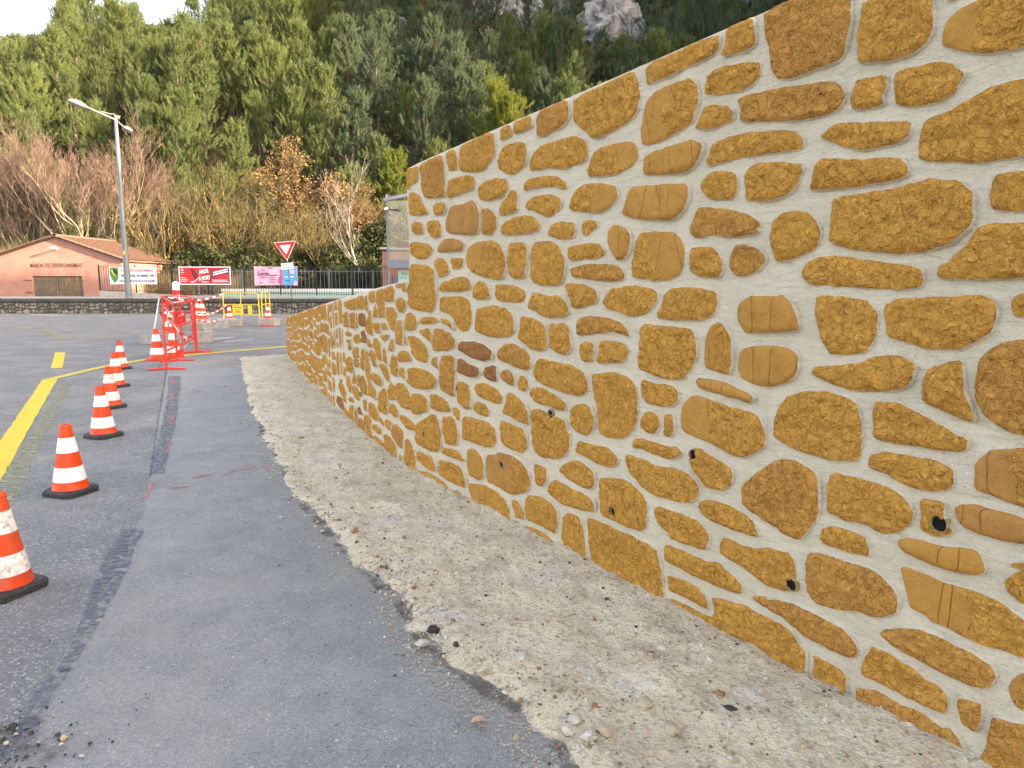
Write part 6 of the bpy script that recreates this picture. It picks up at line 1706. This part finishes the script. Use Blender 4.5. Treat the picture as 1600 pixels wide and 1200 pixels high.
for (x, yy, u) in rows:
    z = hill_z(x, yy)
    px, py = pix((x, yy, z + 7.5))
    if px < -70 or px > 1260: continue
    wl = 262 - .436 * (px - 637) if px > 637 else 470
    if py > wl + (95 if 560 < px < 1150 else 20): continue
    hidden = py > wl - 8
    if hidden and rr.random() < .35: continue
    hgt = 0
    sky_y = float(np.interp(px, [-80, 0, 60, 105, 185, 235, 300, 345, 400], [40, 32, 12, -24, -24, 8, -10, -40, -90]))
    if py < sky_y: continue
    if py > 330 or pix((x, yy, z))[1] < -15: continue
    if any((x - a) ** 2 + (yy - b + 3.5) ** 2 < (c * .95) ** 2 for a, b, c in ROCKS): continue
    if npine > 292: break
    bpy_ = pix((x, yy, z))[1]
    if any(a - 22 < px < c + 22 and py < d - 4 and bpy_ > b + 2 for a, b, c, d in CLEAR) and rr.random() < .48: continue
    tallp = u < (.34 if px < 520 else .70)
    k = rr.randrange(6) if not tallp else 6 + rr.randrange(4)
    s = rr.uniform(.58, .90)
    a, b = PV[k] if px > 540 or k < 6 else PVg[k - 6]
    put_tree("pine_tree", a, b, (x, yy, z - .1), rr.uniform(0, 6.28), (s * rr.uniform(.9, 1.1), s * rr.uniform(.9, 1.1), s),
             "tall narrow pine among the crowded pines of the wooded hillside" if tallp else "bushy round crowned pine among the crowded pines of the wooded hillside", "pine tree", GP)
    npine += 1
for i, (x, yy, s, lab) in enumerate(((0.6, 58, .95, "bright yellow green sunlit young pine just above the sloping wall top"), (-1.2, 59, .92, "slim sunlit young pine left of the brightest one above the wall"), (6.4, 60, .86, "small bright pine tip farther right above the wall top"), (-9.2, 56, .78, "short pale green pine above the bare trees left of the wall step"))):
    a, b = PVy[i % 2]
    put_tree("pine_tree", a, b, (x, yy, hill_z(x, yy) - .2), i * 1.3, (s * 1.15, s * 1.15, s), lab, "pine tree", GP)
print("pines", npine)

# limestone outcrops
for i, (x, yy, r) in enumerate(ROCKS):
    bm = bmesh.new(); bmesh.ops.create_icosphere(bm, subdivisions=4, radius=1.0)
    r *= .82
    for q in bm.verts:
        p = q.co.copy(); n_ = p.normalized()
        k = 1 + .45 * fbm(p.x * 1.4 + i * 3, p.y * 1.4, p.z * 1.4, 5) + .18 * abs(fbm(p.x * 4, p.y * 4 + i, p.z * 4, 3))
        c = noise.cell_vector((p.x * 2.4 + i, p.y * 2.4, p.z * 2.0)) * 1.0 + noise.cell_vector((p.x * 5.0 + i, p.y * 5.0, p.z * 4.2)) * .5 - Vector((.75, .75, .75))
        q.co = Vector((p.x * r * k * 1.15, p.y * r * k * .7, p.z * r * k * .85)) + c * r * .34
    me = bpy.data.meshes.new("rock_outcrop"); bm.to_mesh(me); bm.free(); me.materials.append(M['rock'])
    o = link("rock_outcrop", me); o.location = (x, yy, hill_z(x, yy) + r * .25)
    tag(o, ["pale limestone outcrop left of centre high on the hill", "large pale limestone face high on the hill above the wall", "pale limestone outcrop lower right of the large face", "greyish limestone outcrop where the wall meets the top of the picture", "small pale rock below the large limestone face", "tiny grey rock among the pines on the left", "tiny pale rock among the central pines"][i], "rock")

# ------------------------------------------------------------------ bare trees and shrubs at the foot of the hill
def bare(seed, h, stems, spread, upright, mats, depth=5, twig_len=1.0, base_r=.16, kids=(3, 4), leaves=None, first=.25, rmin=.013):
    """returns (limb mesh, twig mesh, leaf points)"""
    rr = random.Random(seed); limb = MB(); tw = []; tips = []
    def grow(p, d, L, r, lev):
        n = 3 if lev < 3 else 2
        pts = [p]; q = p; dd = d
        for i in range(n):
            dd = (dd + Vector((rr.uniform(-1, 1), rr.uniform(-1, 1), rr.uniform(-.5, .9) * upright)) * (.16 + .05 * lev)).normalized()
            q = q + dd * L / n; pts.append(q)
        if lev <= 3: limb.tube(pts, [max(rmin, r * (1 - .42 * i / n)) for i in range(n + 1)], 5 if lev < 2 else 3, cap=False)
        else:
            for i in range(n): tw.append((pts[i], pts[i + 1], r * (1 - .4 * i / n), r * (1 - .4 * (i + 1) / n)))
        if lev >= depth: tips.append((q, dd)); return
        k = rr.randint(*kids)
        for i in range(k):
            f = rr.uniform(.35, 1.0) if i else 1.0
            j = min(n - 1, int(f * n)); b = pts[j].lerp(pts[j + 1], min(1, f * n - j))
            sp = spread * rr.uniform(.5, 1.25) * (.45 if i == 0 else 1)
            ax = Vector((rr.uniform(-1, 1), rr.uniform(-1, 1), rr.uniform(-1, 1))).normalized()
            nd = (dd + ax.cross(dd).normalized() * math.tan(min(1.2, sp)) + Vector((0, 0, .22 * upright))).normalized()
            grow(b, nd, L * rr.uniform(.60, .82) * (1 if lev < depth - 1 else twig_len), r * rr.uniform(.50, .64), lev + 1)
    for s in range(stems):
        a = rr.uniform(0, 6.28); t_ = rr.uniform(.02, .42) * (1 if stems > 1 else .2)
        d = Vector((math.cos(a) * t_, math.sin(a) * t_, 1)).normalized()
        grow(Vector((rr.uniform(-.4, .4) * (stems > 1), rr.uniform(-.4, .4) * (stems > 1), -.3)), d, h * first * rr.uniform(.85, 1.15), base_r * rr.uniform(.7, 1.1), 0)
    A = np.array([p[0][:] for p in tw]); B = np.array([p[1][:] for p in tw]); ra = np.array([p[2] for p in tw]); rb = np.array([p[3] for p in tw])
    zs = max(max(v[2] for v in limb.v), B[:, 2].max()); k = h / zs
    limb.v = [(a * k, b * k, c * k) for a, b, c in limb.v]; A *= k; B *= k
    rng = np.random.default_rng(seed)
    D = unit(B - A); s1 = unit(np.cross(D, rng.normal(size=D.shape))); s2 = np.cross(D, s1)
    wa = np.maximum(ra, .008)[:, None]; wb = np.maximum(rb, .005)[:, None]
    quads = []
    for c in range(3):
        a0, a1 = 2 * math.pi * c / 3, 2 * math.pi * (c + 1) / 3
        o0 = s1 * math.cos(a0) + s2 * math.sin(a0); o1 = s1 * math.cos(a1) + s2 * math.sin(a1)
        quads.append(np.stack([A + o0 * wa, A + o1 * wa, B + o1 * wb, B + o0 * wb], 1))
    lm = raw_mesh("trunk", limb.v, limb.f, mats[0], True)
    cm = tri_mesh("crown", np.concatenate(quads), mats[1], nv=4)
    T = np.array([t_[0][:] for t_ in tips]) * k
    return lm, cm, T
def leaf_cloud(name, T, n, spread_, size, mat, seed):
    rng = np.random.default_rng(seed)
    P = T[rng.integers(0, len(T), n)] + rng.normal(size=(n, 3)) * spread_
    D = unit(rng.normal(size=(n, 3))); S = unit(np.cross(D, rng.normal(size=(n, 3))))
    L = rng.uniform(.6, 1.2, n)[:, None] * size; Wd = L * .6
    q = np.stack([P - D * L / 2, P + S * Wd / 2, P + D * L / 2, P - S * Wd / 2], 1)
    return tri_mesh(name, q, mat, nv=4)
def at(px, Y, zb=None):
    x = (px - 800) / 1110 * (Y * 0.9898)     # ground-level column of the photograph at distance Y
    return (x * 1.0, Y, hill_z(x, Y) if zb is None else zb)
def plant(name, meshes, loc, rz, s, label, cat, group=None):
    t = empty(name, loc, rz); t.scale = (s, s, s); tag(t, label, cat, group)
    for n_, me in meshes: link(n_, me, t)
    return t
PL = [bare(300 + i, 12.0, 6, .40, 1.0, (M['limb_plane'], M['twig_red']), 6, 1.0, .15, (2, 4), first=.30) for i in range(3)]
GPl = "reddish bare trees behind the pink house"
for i, (px, Y, s, lab) in enumerate(((150, 47.5, 1.04, "big bare tree with pale stems and reddish twigs right behind the house roof"), (70, 49.5, 1.0, "bare reddish tree fanning up left of the street lamp head"), (-15, 48.5, .90, "bare reddish tree cut off by the left edge of the picture"), (228, 50, .80, "smaller bare reddish tree right of the street lamp pole"))):
    a, b, T = PL[i % 3]
    plant("bare_tree", [("trunk", a), ("crown", b)], (at(px, Y)[0], Y, .5), i * 1.9, s, lab, "tree", GPl)
YL = [bare(400 + i, 8.5, 5, .62, .55, (M['limb_lichen'], M['twig_tan']), 6, .95, .17, (2, 3), first=.26, rmin=.021) for i in range(3)]
GY_ = "bare lichen covered trees behind the railing"
for i, (px, Y, s, lab) in enumerate(((262, 47, .92, "tangled tan tree with yellow lichen right of the house roof"), (305, 52, 1.12, "taller yellowish bare tree between the lamp and the brown oak"), (345, 46, .80, "low lichen covered tree above the red banner"), (392, 51, 1.16, "yellow lichen covered tree reaching up beside the brown leaved oak"), (425, 46, .86, "yellow branched tree directly behind the give way sign"), (470, 47.5, .82, "grey brown bare shrub tree right of the give way sign"), (512, 45.5, .55, "low yellow green branching shrub above the picket fence"), (215, 46, .66, "low tangle of bare branches against the house eave"))):
    a, b, T = YL[i % 3]
    plant("bare_tree", [("trunk", a), ("crown", b)], (at(px, Y)[0], Y, .5), i * 2.3 + .4, s, lab, "tree", GY_)
a, b, T = bare(500, 9.5, 1, .55, .7, (M['trunk_p'], M['twig_tan']), 6, 1.0, .20, (3, 4))
lf = leaf_cloud("leaves", T, 9000, .16, .17, M['brownleaf'], 3)
GO = "oaks still holding dead brown leaves"
plant("oak_tree", [("trunk", a), ("crown", b), ("leaves", lf)], (at(482, 53)[0], 53, .8), 0, 1.08, "oak still covered in dead orange brown leaves at the foot of the pines", "tree", GO)
plant("oak_tree", [("trunk", a), ("crown", b), ("leaves", lf)], (at(520, 50)[0], 50, .7), 2.2, .80, "smaller oak with dead brown leaves left of the white trunked tree", "tree", GO)
plant("oak_tree", [("trunk", a), ("crown", b), ("leaves", lf)], (at(418, 55)[0], 55, 1.2), 4.0, .86, "pale brown leaved oak tucked behind the yellow lichen tree", "tree", GO)
a, b, T = bare(614, 8.9, 1, .34, 1.1, (M['trunk_w'], M['twig_grey']), 6, 1.0, .17, (2, 3), first=.40)
plant("bare_tree", [("trunk", a), ("crown", b)], (at(577, 44)[0], 44, .4), .8, 1.0, "bare tree with a whitish forked trunk left of the glazed frame", "tree")
a2, b2, T2 = bare(620, 7.5, 3, .5, .8, (M['twig_grey'], M['twig_grey']), 6, 1.0, .08, (2, 4))
for i, (px, Y, s, lab) in enumerate(((632, 52, 1.05, "thin grey bare tree rising behind the glazed frame"), (560, 54, .95, "thin grey bare tree behind the white trunked one"), (690, 55, .8, "grey bare shrub tree just above the step of the wall"))):
    plant("bare_tree", [("trunk", a2), ("crown", b2)], (at(px, Y)[0], Y, hill_z(at(px, Y)[0], Y) + .1), i * 2.0, s, lab, "tree", "thin grey bare trees near the wall step")
# dry brush behind the house
def brush(seed, r, h, n, mat):
    rng = np.random.default_rng(seed)
    P = np.stack([rng.normal(size=n) * r * .55, rng.normal(size=n) * r * .45, rng.uniform(0, .45, n) * h], 1)
    D = unit(np.stack([rng.normal(size=n) * .5, rng.normal(size=n) * .5, rng.uniform(.3, 1.1, n)], 1))
    return tri_mesh("stalks", blades(P, D, rng.uniform(.4, 1.0, n) * h * .62, rng.uniform(.012, .03, n), rng), mat)
BR = [brush(1 + i, 2.2, 3.4, 5200, M['drygrass']) for i in range(2)]
for i, px in enumerate((-30, 12, 52, 98, 190, 240, 300, 372)):
    Y = 46.5 if px < 200 else 43.5
    plant("dry_bush", [("stalks", BR[i % 2])], (at(px, Y)[0], Y, .5 if px > 180 else 1.0), i * 1.1, 1.0 if px < 180 else .62, "dry straw coloured brush behind the house" if px < 180 else "dry tangled brush behind the railing", "bush", "dry brush behind house and railing")
# dark evergreen shrubs
def shrub(seed, rx, h, n, mat, size=.12):
    rng = np.random.default_rng(seed); k = 26
    th = rng.uniform(0, 6.28, k); rr_ = np.sqrt(rng.uniform(0, 1, k)) * rx
    C = np.stack([rr_ * np.cos(th), rr_ * np.sin(th), rng.uniform(.15, .92, k) * h * (1 - .35 * (rr_ / rx) ** 2)], 1)
    lb = rng.integers(0, k, n)
    P = C[lb] + unit(rng.normal(size=(n, 3))) * rng.uniform(.55, 1.0, (n, 1)) * np.array([rx * .30, rx * .30, h * .16])
    D = unit(rng.normal(size=(n, 3)) + np.array([0, 0, .4])); S = unit(np.cross(D, rng.normal(size=(n, 3))))
    L = rng.uniform(.6, 1.3, n)[:, None] * size; Wd = L * .55
    return tri_mesh("foliage", np.stack([P - D * L / 2, P + S * Wd / 2, P + D * L / 2, P - S * Wd / 2], 1), mat, nv=4)
SH = [shrub(i, 2.0, 3.6, 6500, M['evergreen'], .17) for i in range(3)]
SSH = [shrub(60 + i, 2.2, 3.7, 2900, M['evergreen'], .19) for i in range(2)]
for i, (px, Y, s) in enumerate(((268, 45.2, .86), (312, 45.0, .95), (352, 45.3, .82), (396, 45.1, 1.0), (436, 45.3, .85), (478, 45.0, .95), (516, 45.2, .92), (556, 45.1, .8))):
    plant("evergreen_bush", [("foliage", SSH[i % 2])], (at(px, Y)[0], Y, .4), i * 1.9, s, "thin dark evergreen bush showing through the bare branches behind the railing", "bush", "thin evergreen bushes behind the railing")
GSH = [shrub(40 + i, 1.7, 3.0, 5200, M['ivy'], .15) for i in range(2)]
for i, (px, Y, s) in enumerate(((246, 44.2, .62), (322, 44.4, .70), (402, 44.6, .78), (448, 44.2, .62), (535, 44.4, .8), (610, 44.2, .72))):
    plant("green_bush", [("foliage", GSH[i % 2])], (at(px, Y)[0], Y, .4), i * 2.1, s, "leafy green bush among the bare branches behind the railing", "bush", "green bushes behind the railing")
IVM = shrub(9, .55, 3.0, 2600, M['ivy'], .13)
for i, (px, Y, s) in enumerate(((255, 45.5, .8), (330, 48, 1.1), (300, 44, .62), (380, 47, .9), (455, 49, 1.2), (500, 48, 1.15), (530, 46.5, 1.2), (548, 51, 1.5), (600, 48, 1.5), (630, 50, 1.6), (585, 46, .9), (660, 54, 1.4), (410, 43.5, .5), (480, 43.2, .5), (555, 43, .62), (20, 52, 1.2), (110, 53, 1.2), (205, 52, 1.1), (280, 53, 1.2), (365, 56, 1.3))):
    plant("evergreen_bush", [("foliage", SH[i % 3])], (at(px, Y)[0], Y, hill_z(at(px, Y)[0], Y) + .3), i * 1.7, s, "dark evergreen bush in the shade at the foot of the hill", "bush", "dark evergreen bushes at the foot of the hill")
plant("ivy", [("foliage", IVM)], (at(580, 43.5)[0], 43.5, .4), 0, 1.0, "ivy climbing the foot of the white trunked tree", "ivy")
# undergrowth between the pines
rng = np.random.default_rng(5)
n = 60000
X = rng.uniform(-95, 70, n); Y = rng.uniform(50, 128, n)
Zg = np.array([hill_z(float(a), float(b)) for a, b in zip(X, Y)])
P = np.stack([X, Y, Zg + rng.uniform(-.1, .5, n)], 1)
D = unit(np.stack([rng.normal(size=n) * .7, rng.normal(size=n) * .7, rng.uniform(.3, 1.2, n)], 1))
tag(link("undergrowth", tri_mesh("undergrowth", blades(P, D, rng.uniform(.5, 1.5, n), rng.uniform(.12, .35, n), rng), M['evergreen'])), kind='stuff')
